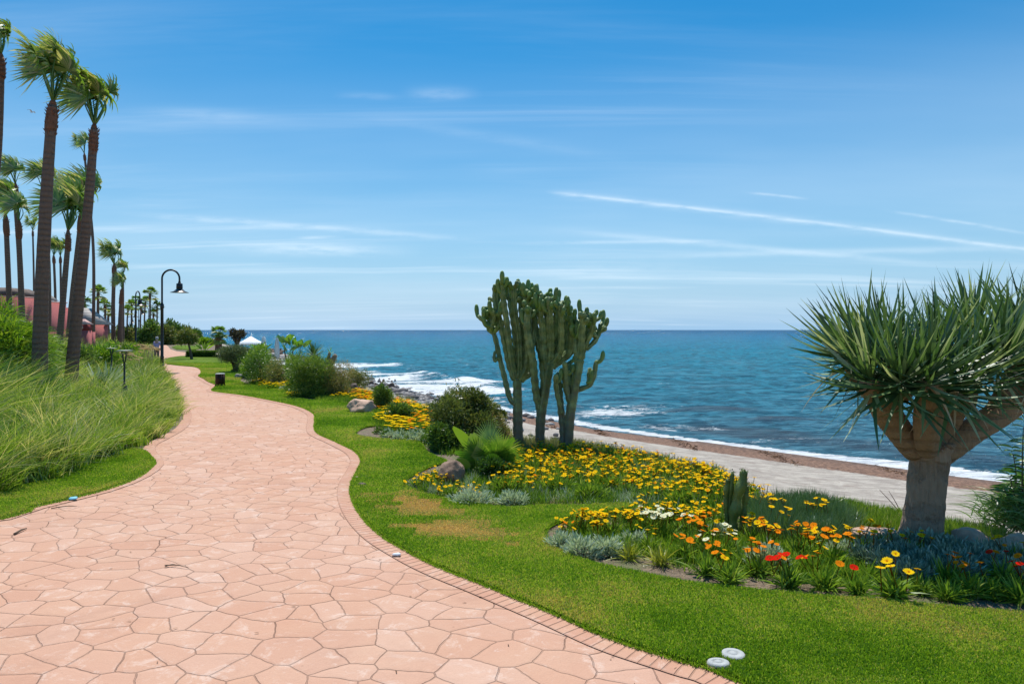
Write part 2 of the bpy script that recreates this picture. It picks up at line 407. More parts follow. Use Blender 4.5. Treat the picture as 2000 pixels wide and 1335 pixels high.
def trunkmat(name, c1, c2, ring=9., bump=.7):
    m = bpy.data.materials.new(name); m.use_nodes = True; t = m.node_tree; k = NB(t); p = t.nodes['Principled BSDF']
    tcn = k.n('ShaderNodeTexCoord'); v = tcn.outputs['Object']
    s = k.n('ShaderNodeSeparateXYZ'); t.links.new(v, s.inputs[0])
    nz = k.noise(v, 5., 5, .6); fine = k.noise(k.map(v, (9, 9, 1.2)), 6., 4, .6)
    r = k.m('SINE', k.m('ADD', k.m('MULTIPLY', s.outputs[2], ring*2*PI), k.m('MULTIPLY', nz, 7.)))
    rr = k.m('MULTIPLY', k.rng(r, -.2, .9), k.rng(nz, .3, .6))
    c = k.mix(k.m('ADD', k.m('MULTIPLY', fine, .6), k.m('MULTIPLY', nz, .4)), c1, c2)
    c = k.mix(k.m('MULTIPLY', rr, .32), c, tuple(x*.4 for x in c1)); k.inp(p, 'Base Color', c)
    h = k.m('SUBTRACT', fine, k.m('MULTIPLY', rr, .8))
    bn = k.n('ShaderNodeBump'); bn.inputs['Strength'].default_value = bump; bn.inputs['Distance'].default_value = .03; k.inp(bn, 'Height', h); t.links.new(bn.outputs[0], p.inputs['Normal'])
    p.inputs['Roughness'].default_value = .9; return m
M['palmtrunk'] = trunkmat('palm_trunk', (.12, .070, .047), (.30, .19, .135), 9., .7)
M['sleeve'] = trunkmat('palm_leaf_bases', (.12, .045, .025), (.34, .15, .08), 10.)
M['dragonbark'] = trunkmat('dragon_tree_bark', (.19, .125, .08), (.58, .41, .28), 3.0, 1.2)
M['dragonarm'] = trunkmat('dragon_tree_branch', (.17, .10, .055), (.50, .32, .18), 12., .6)
def cactusmat(name, c1, c2, low):
    m = bpy.data.materials.new(name); m.use_nodes = True; t = m.node_tree; k = NB(t); p = t.nodes['Principled BSDF']
    at = k.n('ShaderNodeAttribute', attribute_name='tint'); tcn = k.n('ShaderNodeTexCoord'); v = tcn.outputs['Object']
    nz = k.noise(v, 9., 5, .6)
    c = k.mix(k.rng(nz, .3, .7), c1, c2)
    f = k.m('ADD', at.outputs['Fac'], k.m('MULTIPLY', k.m('SUBTRACT', nz, .5), .5))
    c = k.mix(k.rng(f, .45, .15), c, low); c = k.mix(k.rng(f, .7, 1.), c, (.13, .24, .03)); k.inp(p, 'Base Color', c)
    bn = k.n('ShaderNodeBump'); bn.inputs['Strength'].default_value = .5; bn.inputs['Distance'].default_value = .01; k.inp(bn, 'Height', k.noise(v, 60., 3)); t.links.new(bn.outputs[0], p.inputs['Normal'])
    p.inputs['Roughness'].default_value = .5; return m
M['cactus'] = cactusmat('candelabra_skin', (.085, .135, .035), (.24, .31, .11), (.17, .135, .09))
M['smallcactus'] = cactusmat('pillar_cactus_skin', (.075, .12, .02), (.17, .22, .045), (.14, .13, .05))
def petal(name, c, centre):
    m = bpy.data.materials.new(name); m.use_nodes = True; t = m.node_tree; t.nodes.clear(); k = NB(t)
    at = k.n('ShaderNodeAttribute', attribute_name='tint')
    cc = k.ramp(at.outputs['Fac'], [(0, (.12, .05, .01)), (.12, centre), (.45, c), (1, tuple(min(1, x*1.15) for x in c))])
    d = k.n('ShaderNodeBsdfDiffuse'); k.inp(d, 0, cc); tr = k.n('ShaderNodeBsdfTranslucent'); k.inp(tr, 0, cc)
    mx = k.n('ShaderNodeMixShader'); mx.inputs[0].default_value = .35; t.links.new(d.outputs[0], mx.inputs[1]); t.links.new(tr.outputs[0], mx.inputs[2])
    o = k.n('ShaderNodeOutputMaterial'); t.links.new(mx.outputs[0], o.inputs[0]); return m
M['f_yellow'] = petal('yellow_petals', (.88, .58, .012), (.8, .30, .01))
M['f_orange'] = petal('orange_petals', (.85, .26, .010), (.8, .35, .01))
M['f_red'] = petal('red_petals', (.72, .02, .01), (.55, .08, .01))
M['f_white'] = petal('cream_petals', (.80, .80, .55), (.8, .6, .15))
M['f_pink'] = petal('pink_petals', (.70, .35, .5), (.6, .3, .3))
# ------------------------------------------------------------------ curves that lay out the shore and the promenade
SEA = -1.4
pairs = [((2900, 1150), (3300, 1090)), ((2400, 1090), (2500, 1010)), ((1950, 1048), (1960, 941)), ((1700, 1022), (1720, 909)), ((1480, 972), (1500, 880)), ((1400, 940), (1330, 856)),
         ((1250, 905), (1140, 832)), ((1120, 880), (1000, 806)), ((1000, 850), (905, 786)), ((900, 820), (840, 772)), ((800, 785), (775, 757)),
         ((700, 755), (700, 739)), ((650, 740), (665, 726)), ((620, 728), (640, 714)), ((560, 712), (600, 702)), ((520, 702), (572, 694)),
         ((480, 690), (530, 686)), ((440, 679), (455, 675)), ((400, 668), (415, 665.5)), ((340, 657), (378, 658.5)), ((200, 650), (150, 651.5))]
crest = np.array([G(*a)[:2] for a, _ in pairs]); shore = np.array([G(a[0], a[1], SEA)[:2] for _, a in pairs])
crest = np.vstack([[40, -14], [14, -2], crest]); shore = np.vstack([[60, -4], [28, 3.5], shore])
crestc = resample(crest, 260); shorec = resample(shore, 260)
land_poly = np.vstack([shorec, [[-2600, 700], [-2600, -60], [60, -60]]])
def beach_z(p):
    p = np.atleast_2d(p)[:, :2]; dc = pdist(p, crest); ds = pdist(p, shorec[::2]); ins = inside(p, land_poly)
    u = dc/(dc+ds+1e-6)
    z = -.75*ss(0, 2.6, dc)-.65*u
    return np.where(ins, z, SEA-.055*ds-.0), dc, ds, ins, u

left_px = [(0, 1016), (60, 994), (140, 975), (210, 956), (265, 934), (293, 912), (296, 903), (286, 890), (276, 882), (290, 868), (330, 848), (353, 830), (358, 805),
           (350, 775), (338, 752), (330, 738), (322, 724), (312, 711), (305, 702), (304, 694), (306, 686), (308, 679), (306, 672), (300, 664), (280, 658), (230, 653)]
right_px = [(1440, 1335), (1330, 1296), (1200, 1254), (1080, 1202), (950, 1148), (860, 1112), (800, 1082), (745, 1048), (708, 1010), (689, 972), (690, 945), (703, 918), (708, 902),
            (695, 884), (660, 866), (625, 850), (616, 838), (617, 822), (612, 808), (580, 794), (520, 781), (470, 772), (430, 767), (415, 763), (422, 754), (407, 747), (396, 740), (387, 735), (392, 729), (389, 721), (378, 717), (350, 714.5), (325, 711.5)]
leftE = resample(np.vstack([[-30, -2], [-13, 2.6], [-7.5, 4.8], [G(*p)[:2] for p in left_px]]), 420)
rightE = resample(np.vstack([[9, -4.5], [3.6, .3], [2.0, 2.0], [G(*p)[:2] for p in right_px]]), 520)
path_end = [G(*p)[:2] for p in [(321, 706), (322, 700), (340, 697), (362, 695), (372, 692), (362, 688), (345, 686), (333, 682), (328, 676), (318, 668), (300, 661), (250, 655), (230, 652)]]
path_poly = np.vstack([rightE, path_end, leftE[::-1]])
bank_poly = np.vstack([leftE, [[-400, 260], [-400, -40], [-30, -40]]])
def bank_z(x, y):
    p = np.stack([np.ravel(x), np.ravel(y)], 1).astype(float); d = pdist(p, leftE[::4]); ins = inside(p, bank_poly)
    z = .78*ss(.9, 6.0, d)+.3*ss(6, 30, d)-.03
    z += .05*np.sin(p[:, 0]*1.3+p[:, 1]*.7)*ss(1, 4, d)
    return np.where(ins, z, -.25), d, ins
def bz(x, y): return float(bank_z([x], [y])[0][0])

# ground materials --------------------------------------------------
def groundmat():
    m = bpy.data.materials.new('garden_soil'); m.use_nodes = True; t = m.node_tree; k = NB(t); p = t.nodes['Principled BSDF']
    g = k.n('ShaderNodeNewGeometry'); v = g.outputs['Position']
    a = k.noise(v, .8, 5, .6); f = k.noise(v, 22., 4, .65); gr = k.noise(v, 3., 5, .7)
    c = k.mix(a, (.20, .135, .085), (.31, .235, .165)); c = k.mix(k.rng(f, .35, .7), tuple(x*.45 for x in (.25, .18, .12)), c)
    c = k.mix(k.rng(gr, .50, .60, 0, .55), c, (.10, .14, .04))
    k.inp(p, 'Base Color', c); p.inputs['Roughness'].default_value = .95
    bn = k.n('ShaderNodeBump'); bn.inputs['Strength'].default_value = .9; bn.inputs['Distance'].default_value = .03; k.inp(bn, 'Height', f); t.links.new(bn.outputs[0], p.inputs['Normal'])
    return m
def beachmat():
    m = bpy.data.materials.new('beach_sand_and_pebbles'); m.use_nodes = True; t = m.node_tree; k = NB(t); p = t.nodes['Principled BSDF']
    g = k.n('ShaderNodeNewGeometry'); v = g.outputs['Position']
    A = lambda n: k.n('ShaderNodeAttribute', attribute_name=n).outputs['Fac']
    sdv, peb, wr, gras = A('sd'), A('pebble'), A('wrack'), A('grass')
    big = k.noise(v, .6, 5, .6); mid = k.noise(v, 3., 6, .7); fine = k.noise(v, 40., 4, .7)
    sand = k.mix(big, (.39, .34, .28), (.52, .465, .39)); sand = k.mix(k.rng(mid, .35, .62), k.mix(.6, sand, (.22, .18, .15)), sand); rip = k.noise(k.map(v, (.7, 2.6, 1), rot=(0, 0, -.35)), 2.4, 6, .7, .5); sand = k.mix(k.rng(rip, .40, .56), k.mix(.45, sand, (.20, .165, .14)), sand)
    sand = k.mix(k.rng(fine, .3, .5), k.mix(.4, sand, (.17, .14, .12)), sand)
    sand = k.mix(k.rng(k.noise(k.map(v, (.5, 1.3, 1)), 2.2, 4), .60, .68, 0, .4), sand, (.17, .11, .08))
    vo = k.n('ShaderNodeTexVoronoi'); k.inp(vo, 'Vector', v); vo.inputs['Scale'].default_value = 6.
    vr = k.n('ShaderNodeTexVoronoi', feature='DISTANCE_TO_EDGE'); k.inp(vr, 'Vector', v); vr.inputs['Scale'].default_value = 6.
    sp = k.n('ShaderNodeSeparateColor'); t.links.new(vo.outputs['Color'], sp.inputs[0])
    pc = k.ramp(sp.outputs[0], [(0, (.11, .10, .095)), (.5, (.24, .22, .21)), (.85, (.32, .30, .28)), (1, (.5, .47, .44))])
    pc = k.mix(k.rng(vr.outputs[0], 0., .05), (.05, .045, .04), pc)
    pf = k.rng(k.m('ADD', peb, k.m('MULTIPLY', k.m('SUBTRACT', mid, .5), .8)), .40, .60)
    c = k.mix(pf, sand, pc)
    wn = k.noise(k.map(v, (1, 1, 1)), 1.1, 6, .75)
    wf = k.rng(k.m('ADD', wr, k.m('MULTIPLY', k.m('SUBTRACT', wn, .5), 1.2)), .48, .60)
    wc = k.mix(k.rng(k.noise(v, 12., 5, .7), .35, .65), (.08, .038, .022), (.27, .15, .09))
    c = k.mix(k.m('MULTIPLY', wf, k.m('SUBTRACT', 1., k.m('MULTIPLY', pf, .8))), c, wc)
    gf = k.rng(k.m('ADD', gras, k.m('MULTIPLY', k.m('SUBTRACT', mid, .5), 1.1)), .42, .62)
    c = k.mix(k.m('MULTIPLY', gf, .8), c, k.mix(fine, (.16, .15, .07), (.30, .25, .15)))
    wet = k.rng(sdv, -.9, -.1); c = k.mix(k.m('MULTIPLY', wet, .5), c, (.08, .06, .05))
    k.inp(p, 'Base Color', c); p.inputs['Roughness'].default_value = .92
    bn = k.n('ShaderNodeBump'); bn.inputs['Strength'].default_value = .9; bn.inputs['Distance'].default_value = .05
    k.inp(bn, 'Height', k.m('ADD', k.m('ADD', k.m('MULTIPLY', mid, 1.), k.m('MULTIPLY', fine, .25)), k.m('MULTIPLY', k.m('MULTIPLY', vr.outputs[0], pf), 3.))); t.links.new(bn.outputs[0], p.inputs['Normal'])
    return m
def lawnmat():
    m = bpy.data.materials.new('lawn_turf'); m.use_nodes = True; t = m.node_tree; k = NB(t); p = t.nodes['Principled BSDF']
    g = k.n('ShaderNodeNewGeometry'); v = g.outputs['Position']
    big = k.noise(v, .9, 4, .6, .4); mid = k.noise(v, 5., 5, .7); fine = k.noise(v, 70., 3, .7); s2 = k.noise(k.map(v, (1, 1, 1), (9, 4, 0)), 1.6, 5, .65)
    c = k.mix(k.rng(big, .35, .65), (.085, .165, .010), (.15, .23, .018)); c = k.mix(k.rng(mid, .45, .72, 0, .6), c, (.22, .25, .05))
    c = k.mix(k.rng(fine, .3, .6, 0, 1), k.mix(.55, c, (.02, .05, .006)), c)
    A = k.n('ShaderNodeSeparateXYZ'); t.links.new(v, A.inputs[0])
    def spot(px, py, rx, ry, s):
        q = G(px, py); ax = k.m('DIVIDE', k.m('SUBTRACT', A.outputs[0], float(q[0])), rx); ay = k.m('DIVIDE', k.m('SUBTRACT', A.outputs[1], float(q[1])), ry)
        return k.m('MULTIPLY', k.m('POWER', 2.718, k.m('MULTIPLY', k.m('ADD', k.m('MULTIPLY', ax, ax), k.m('MULTIPLY', ay, ay)), -1.)), s)
    br = spot(800, 985, .40, .35, 1.05)
    for a in [(890, 1045, .5, .2, .55), (1010, 1073, .06, .05, .9), (840, 1025, .35, .3, .45), (1330, 1085, .1, .1, .2), (840, 870, .5, .6, .15)]:
        br = k.m('ADD', br, spot(*a))
    br = k.rng(k.m('ADD', br, k.m('MULTIPLY', k.m('SUBTRACT', s2, .55), 2.6)), .25, .85)
    c = k.mix(br, c, k.mix(mid, (.30, .20, .075), (.40, .235, .062)))
    k.inp(p, 'Base Color', c); p.inputs['Roughness'].default_value = .95; p.inputs['Specular IOR Level'].default_value = .1
    bn = k.n('ShaderNodeBump'); bn.inputs['Strength'].default_value = .8; bn.inputs['Distance'].default_value = .02; k.inp(bn, 'Height', k.m('ADD', fine, mid)); t.links.new(bn.outputs[0], p.inputs['Normal'])
    return m
def pathmat(border=False):
    m = bpy.data.materials.new('brick_edging' if border else 'stamped_flagstones'); m.use_nodes = True; t = m.node_tree; k = NB(t); p = t.nodes['Principled BSDF']
    g = k.n('ShaderNodeNewGeometry'); v = g.outputs['Position']
    big = k.noise(v, .55, 5, .6, .5); mid = k.noise(v, 2.3, 6, .7, .3); fine = k.noise(v, 90., 3, .7); streak = k.noise(k.map(v, (1.4, 3.2, 1)), 1.7, 6, .7, .6)
    base = k.mix(k.rng(big, .3, .7), (.55, .31, .20), (.56, .35, .24)); base = k.mix(k.rng(mid, .35, .7), k.mix(.45, base, (.50, .26, .17)), base)
    if not border:
        wv = k.n('ShaderNodeVectorMath', operation='ADD'); nn = k.n('ShaderNodeTexNoise'); k.inp(nn, 'Vector', v); nn.inputs['Scale'].default_value = 3.5; nn.inputs['Detail'].default_value = 4.
        sc = k.n('ShaderNodeVectorMath', operation='SCALE'); t.links.new(nn.outputs['Color'], sc.inputs[0]); sc.inputs['Scale'].default_value = .085
        t.links.new(v, wv.inputs[0]); t.links.new(sc.outputs[0], wv.inputs[1]); vv = k.map(wv.outputs[0], (1, 1, 0), rot=(0, 0, .35))
        vr = k.n('ShaderNodeTexVoronoi', feature='DISTANCE_TO_EDGE', voronoi_dimensions='2D'); k.inp(vr, 'Vector', k.map(vv, (4.1, 5.3, 1))); vr.inputs['Scale'].default_value = 1.; vr.inputs['Randomness'].default_value = .92
        vc = k.n('ShaderNodeTexVoronoi', voronoi_dimensions='2D'); k.inp(vc, 'Vector', k.map(vv, (4.1, 5.3, 1))); vc.inputs['Scale'].default_value = 1.; vc.inputs['Randomness'].default_value = .92
        sp = k.n('ShaderNodeSeparateColor'); t.links.new(vc.outputs['Color'], sp.inputs[0])
        wd = k.rng(k.noise(v, 1.9, 3, .6), .25, .75, .011, .032, False)
        gv = k.m('SUBTRACT', 1., k.rng(k.m('DIVIDE', vr.outputs[0], wd), .15, 1.))
        st = k.rng(k.noise(v, 1.6, 5, .7), .40, .70, .08, .85)
        gr = k.m('MULTIPLY', gv, st); soft = k.m('SUBTRACT', 1., k.rng(vr.outputs[0], .0, .12))
        base = k.mix(k.m('MULTIPLY', sp.outputs[0], .6), base, k.mix(sp.outputs[1], (.61, .41, .31), (.49, .255, .165)))
        h = k.m('SUBTRACT', k.m('MULTIPLY', k.m('SUBTRACT', 1., soft), .3), k.m('MULTIPLY', gv, 1.))
    else:
        uv = k.n('ShaderNodeUVMap'); sy_ = k.n('ShaderNodeSeparateXYZ'); t.links.new(v, sy_.inputs[0]); v_y = sy_.outputs[1]; s = k.n('ShaderNodeSeparateXYZ'); t.links.new(uv.outputs[0], s.inputs[0])
        fx = k.m('FRACT', k.m('DIVIDE', s.outputs[0], .062)); ed = k.m('MINIMUM', fx, k.m('SUBTRACT', 1., fx))
        nz2 = k.noise(v, 14., 2, .5); ed = k.m('ADD', ed, k.m('MULTIPLY', k.m('SUBTRACT', nz2, .5), .05))
        g1 = k.m('SUBTRACT', 1., k.rng(ed, .02, .09)); g2 = k.m('MULTIPLY', k.m('SUBTRACT', 1., k.rng(s.outputs[1], .0, .012)), .45)
        gv = k.m('MAXIMUM', g1, g2); st = k.rng(k.noise(v, 1.1, 4, .6), .35, .60, .30, 1.)
        gr = k.m('MULTIPLY', k.m('MULTIPLY', gv, st), .7); h = k.m('SUBTRACT', 0., gv)
        wn = k.n('ShaderNodeTexWhiteNoise', noise_dimensions='1D'); k.inp(wn, 'W', k.m('FLOOR', k.m('DIVIDE', s.outputs[0], .062)))
        base = k.mix(k.m('MULTIPLY', wn.outputs[0], .5), base, (.50, .24, .16))
    pale = k.m('MULTIPLY', k.rng(streak, .56, .74), k.rng(big, .40, .62))
    base = k.mix(k.m('MULTIPLY', pale, .42), base, (.66, .54, .47))
    base = k.mix(k.rng(k.noise(v, 9., 4, .7), .68, .78, 0, .45), base, (.74, .66, .6))
    base = k.mix(k.rng(k.noise(k.map(v, (1, 1, 1), (5, 5, 5)), 16., 3, .7), .70, .78, 0, .6), base, (.2, .11, .08))
    base = k.mix(k.rng(fine, .25, .75, 0, .35), base, k.mix(.5, base, (.4, .2, .14)))
    base = k.mix(k.rng(k.noise(k.map(v, (1, 1, 1), (2, 8, 3)), 1.2, 7, .75, .8), .52, .72, 0, .38), base, (.36, .20, .14))
    base = k.mix(k.rng(k.noise(k.map(v, (1, 1, 1), (7, 1, 3)), 6., 6, .8, .5), .52, .66, 0, .4), base, (.70, .56, .47))
    c = k.mix(k.m('MULTIPLY', gr, .80), base, (.13, .06, .04)); k.inp(p, 'Base Color', c); p.inputs['Roughness'].default_value = .82; p.inputs['Specular IOR Level'].default_value = .25
    bn = k.n('ShaderNodeBump'); bn.inputs['Strength'].default_value = .8; bn.inputs['Distance'].default_value = .012
    k.inp(bn, 'Height', k.m('ADD', h, k.m('ADD', k.m('MULTIPLY', fine, .30), k.m('MULTIPLY', mid, 1.6)))); t.links.new(bn.outputs[0], p.inputs['Normal'])
    return m
M['ground'] = groundmat(); M['beach'] = beachmat(); M['lawn'] = lawnmat(); M['path'] = pathmat(); M['edging'] = pathmat(True)

# ground plateau
ge = np.vstack([[[60, -60], [50, -30]], crestc[crestc[:, 1] > -13], [[-400, 460], [-900, 560], [-2600, 800]]])
n_ = len(ge); gv = np.vstack([np.column_stack([ge, np.zeros(n_)]), np.column_stack([np.minimum(ge[:, 0]-1, -2700), ge[:, 1], np.zeros(n_)])]); i_ = np.arange(n_-1)
tag(MB().add(gv, np.stack([i_, i_+1, i_+1+n_, i_+n_], 1)).build('ground', M['ground'], smooth=False), kind='structure')
# beach: a ruled strip between crest and shore, running on under the sea
tt = np.concatenate([np.linspace(0, 1, 60), 1+np.array([.05, .12, .25, .45, .8, 1.5, 3.])])
Vb = (crestc[:, None]*(1-tt[None, :, None])+shorec[:, None]*tt[None, :, None]).reshape(-1, 2)
zb, dc, ds, ins, ub = beach_z(Vb)
n0 = len(crestc); tcol = np.tile(tt, n0)
zb = np.where(tcol <= 0, 0., zb)
zb += np.where(ins & (dc > .3), .03*np.sin(Vb[:, 0]*2.1+Vb[:, 1])*np.sin(Vb[:, 1]*1.7), 0)
sdb = np.where(ins, -ds, ds)
peb = ss(1.0, -2.2, Vb[:, 0])*ss(.1, .3, ub)*ss(62, 45, Vb[:, 1])*.9
wr = ss(-2.5, -1.5, sdb)*ss(-4.5, -1., Vb[:, 0])*.85
gra = ss(4.2, .5, dc)*(.35+.45*ss(3.5, -1, Vb[:, 0]))
mb = MB(); nt_ = len(tt); i = np.arange(n0-1)[:, None]*nt_; j = np.arange(nt_-1)[None]
mb.add(np.column_stack([Vb, zb]), np.stack([i+j, i+j+1, i+nt_+j+1, i+nt_+j], -1).reshape(-1, 4))
tag(mb.build('beach', M['beach'], attrs={'sd': sdb, 'pebble': peb, 'wrack': wr, 'grass': gra}), kind='structure')

# path, brick edging, lawns, bank
sheet('path', path_poly, .012, M['path'])
def edging(name, line, w, z, flip):
    d = norm(np.gradient(line, axis=0)); nrm = np.stack([d[:, 1], -d[:, 0]], 1)*(1 if flip else -1)
    inner = line+nrm*w
    s = np.concatenate([[0], np.cumsum(np.linalg.norm(np.diff(line, axis=0), axis=1))]); n = len(line)
    wob = .012*np.sin(s*17)+.008*np.sin(s*41+1)
    outer = line-nrm*(.02+wob)[:, None]
    v = np.vstack([np.column_stack([inner, np.full(n, z)]), np.column_stack([outer, np.full(n, z)])])
    i = np.arange(n-1); q = np.stack([i, i+1, i+1+n, i+n], 1)
    if not flip: q = q[:, ::-1]
    uv = np.vstack([np.column_stack([s, np.zeros(n)]), np.column_stack([s, np.full(n, w)])])
    tag(MB().add(v, q).build(name, M['edging'], smooth=False, uv=uv), kind='structure')
rE = resample(rightE[:430], 900); lE = resample(leftE[:330], 700)
edging('kerb', rE, .15, .017, False); edging('kerb_strip', lE, .14, .0175, True)
bed_px = [(2500, 1290), (2100, 1222), (1990, 1206), (1900, 1199), (1750, 1184), (1600, 1172), (1450, 1158), (1350, 1146), (1250, 1126), (1150, 1104), (1098, 1083), (1072, 1062), (1062, 1044), (1080, 1028), (1120, 1014), (1180, 1004),
          (1240, 994), (1215, 988), (1140, 992), (1060, 992), (1000, 996), (940, 990), (880, 980), (820, 966), (784, 946), (800, 934), (838, 914), (868, 904), (854, 896), (832, 885), (823, 871), (812, 864), (792, 861), (749, 860),
          (722, 857), (698, 853), (694, 846), (712, 836), (741, 831), (748, 820), (744, 811), (728, 806), (690, 800), (672, 786), (648, 782), (610, 783), (585, 779), (566, 776), (576, 766), (560, 761), (520, 757),
          (478, 749), (470, 742), (480, 735), (500, 728), (492, 718), (465, 712), (445, 703), (435, 699), (400, 697), (360, 695.5), (345, 696.5), (327, 700), (323, 707)]
bedE = resample([G(*p)[:2] for p in bed_px], 420)
lawn_poly = np.vstack([rightE, bedE[::-1], [[9, -.5]]])
sheet('lawn', lawn_poly, .03, M['lawn'], .04)
ll = [(-700, 1180), (0, 1017), (60, 995), (140, 976), (210, 957), (265, 935), (293, 913), (296, 904), (286, 891), (276, 883), (255, 880), (225, 892), (150, 915), (60, 950), (-100, 980), (-800, 1120)]
lawn2 = resample([G(*p)[:2] for p in ll], 160)
sheet('lawn', lawn2, .03, M['lawn'], .04)
gl = [G(*p)[:2] for p in [(345, 683), (380, 684), (395, 680), (380, 675), (345, 674), (335, 678)]]
sheet('lawn', gl, .03, M['lawn'], .04)
xs = -1-np.concatenate([np.arange(0, 26, .3), np.geomspace(26, 380, 60)])[::-1]; ys = np.concatenate([np.arange(-6, 40, .3), np.geomspace(40, 240, 60)])
gx, gy = np.meshgrid(xs, ys); z, d_, ins_ = bank_z(gx, gy)
mb = MB(); i = np.arange(len(ys)-1)[:, None]*len(xs); j = np.arange(len(xs)-1)[None]
qb = np.stack([i+j, i+j+1, i+len(xs)+j+1, i+len(xs)+j], -1).reshape(-1, 4); qb = qb[(z[qb] > -.2).any(1)]
mb.add(np.column_stack([gx.ravel(), gy.ravel(), z]), qb)
tag(mb.build('embankment', M['ground']), kind='structure')

# ------------------------------------------------------------------ sea
def sinhspace(mx, d0, k):
    a = [0.]; d = d0
    while a[-1] < mx: a.append(a[-1]+d0+k*a[-1])
    return np.array(a)
xa = sinhspace(45000, .22, .018); xs = np.concatenate([-xa[:0:-1], xa])
ys = [6.]
while ys[-1] < 45000: ys.append(ys[-1]*(1.0065 if ys[-1] < 120 else 1.012 if ys[-1] < 500 else 1.05))
ys = np.array(ys); gx, gy = np.meshgrid(xs, ys); X_, Y_ = gx.ravel(), gy.ravel()
pp = np.column_stack([X_, Y_]); near = (np.abs(X_) < 400) & (Y_ < 700)
dsh = np.full(len(pp), 400.); dsh[near] = pdist(pp[near], shorec[::3]); insd = inside(pp, land_poly); sdv = np.where(insd, -dsh, dsh)
zw = np.zeros(len(pp)); rw = np.random.default_rng(5)
for k_ in range(16):
    lam = 1.1*1.27**k_; a_ = .0085*lam**.72*min(1, 8/lam); th = rw.normal(.10, .38); ph = rw.uniform(0, 6.28)
    kx, ky = math.sin(th)*2*PI/lam, math.cos(th)*2*PI/lam
    res = np.maximum(.22+.018*np.abs(X_), .0065*Y_*1.0)
    att = ss(3.2, 5., lam/np.maximum(res, .2)*1.)
    s_ = np.sin(kx*X_+ky*Y_+ph+.8*np.sin(X_*.11+k_)+.5*np.sin(Y_*.07+k_*2))
    zw += a_*att*(1-np.abs(s_))*1.3
zw -= zw[near].mean() if near.any() else 0
zw *= ss(-.4, 3.5, sdv)*.9+.06
# a few shore-parallel breakers
br = lambda c, w: np.exp(-((sdv-c-.8*np.sin(X_*.35+c)-.4*np.sin(Y_*.5))/w)**2)
wl = ss(2.5, -2.5, X_)*ss(75, 50, Y_)
zw += .16*br(5.2, .7)*(.3+.7*wl)*ss(.1, .8, np.sin(X_*.5+Y_*.2)+.6)+.12*br(9.5, .9)*wl
def blob(px, py, rx, ry):
    q = G(px, py, SEA); return np.exp(-((X_-q[0])/rx)**2-((Y_-q[1])/ry)**2)
zw += .14*blob(1400, 806, 1.9, .5)+.10*blob(1530, 824, 1.5, .5)
foam = 1.05*np.exp(-((sdv-.25-.15*np.sin(X_*1.1+Y_*.6))/(.34+.14*np.sin(X_*.7+1)))**2)*(.62+.6*ss(1, 5, X_)+.25*wl)
rf = np.random.default_rng(17)
for _ in range(46):
    px_ = rf.uniform(640, 1010); D0 = (H-SEA)*F/(np.interp(px_, [640, 700, 760, 840, 905, 1010], [714, 739, 754, 772, 787, 808])-644); D0 += rf.uniform(.8, 15)*rf.random()**.6; x0 = (px_-1000)/F*D0; rx_ = rf.uniform(.8, 3.2)*(D0/35); ry_ = rf.uniform(.22, .5)*(D0/30)
    foam += rf.uniform(.22, .58)*np.exp(-((X_-x0)/rx_)**2-((Y_-D0-.12*(X_-x0)-.3*np.sin(X_*.9))/ry_)**2)
foam += wl*(.34*np.exp(-((sdv-1.5)/1.3)**2)+.22*br(4.5, .8)+.16*br(9.3, .9)*ss(-16, -4, X_)+.14*np.exp(-((sdv-4)/3.5)**2))
foam += .46*blob(1235, 800, 2.4, 2.4)+.45*blob(1170, 812, 1.6, 1.8)+.50*blob(1340, 838, 1.8, 1.0)+.3*blob(1500, 862, 2.5, .9)+.55*blob(1180, 747, 1.1, .7)+.5*blob(1300, 752, 1., .5)+.5*blob(935, 747, 2.2, .9)+.50*blob(970, 765, 2., .9)
foam += .55*blob(605, 711, 2.2, 1.2)+.6*blob(697, 711, .7, 1.)+.55*blob(690, 727, 1.6, 1.2)+.5*blob(700, 716, 3., .8)+.4*blob(745, 714, 3.5, 1.2)+.35*blob(880, 757, 2.5, 1.)+.4*blob(560, 682, 6, 8)
foam += .16*np.exp(-((sdv-3)/4.)**2)
weed = .9*blob(1400, 806, 2.2, .8)+.8*blob(1530, 824, 1.8, .8)+.45*np.exp(-((sdv-2.2)/1.6)**2)*ss(3.5, 7, X_)+.45*blob(1210, 785, 2.5, 1.2)+.5*blob(1450, 842, 2.2, 1.)+.2*np.exp(-((sdv-2)/1.5)**2)
mb = MB(); nx = len(xs); i = np.arange(len(ys)-1)[:, None]*nx; j = np.arange(nx-1)[None]
mb.add(np.column_stack([X_, Y_, SEA+zw]), np.stack([i+j, i+j+1, i+nx+j+1, i+nx+j], -1).reshape(-1, 4))
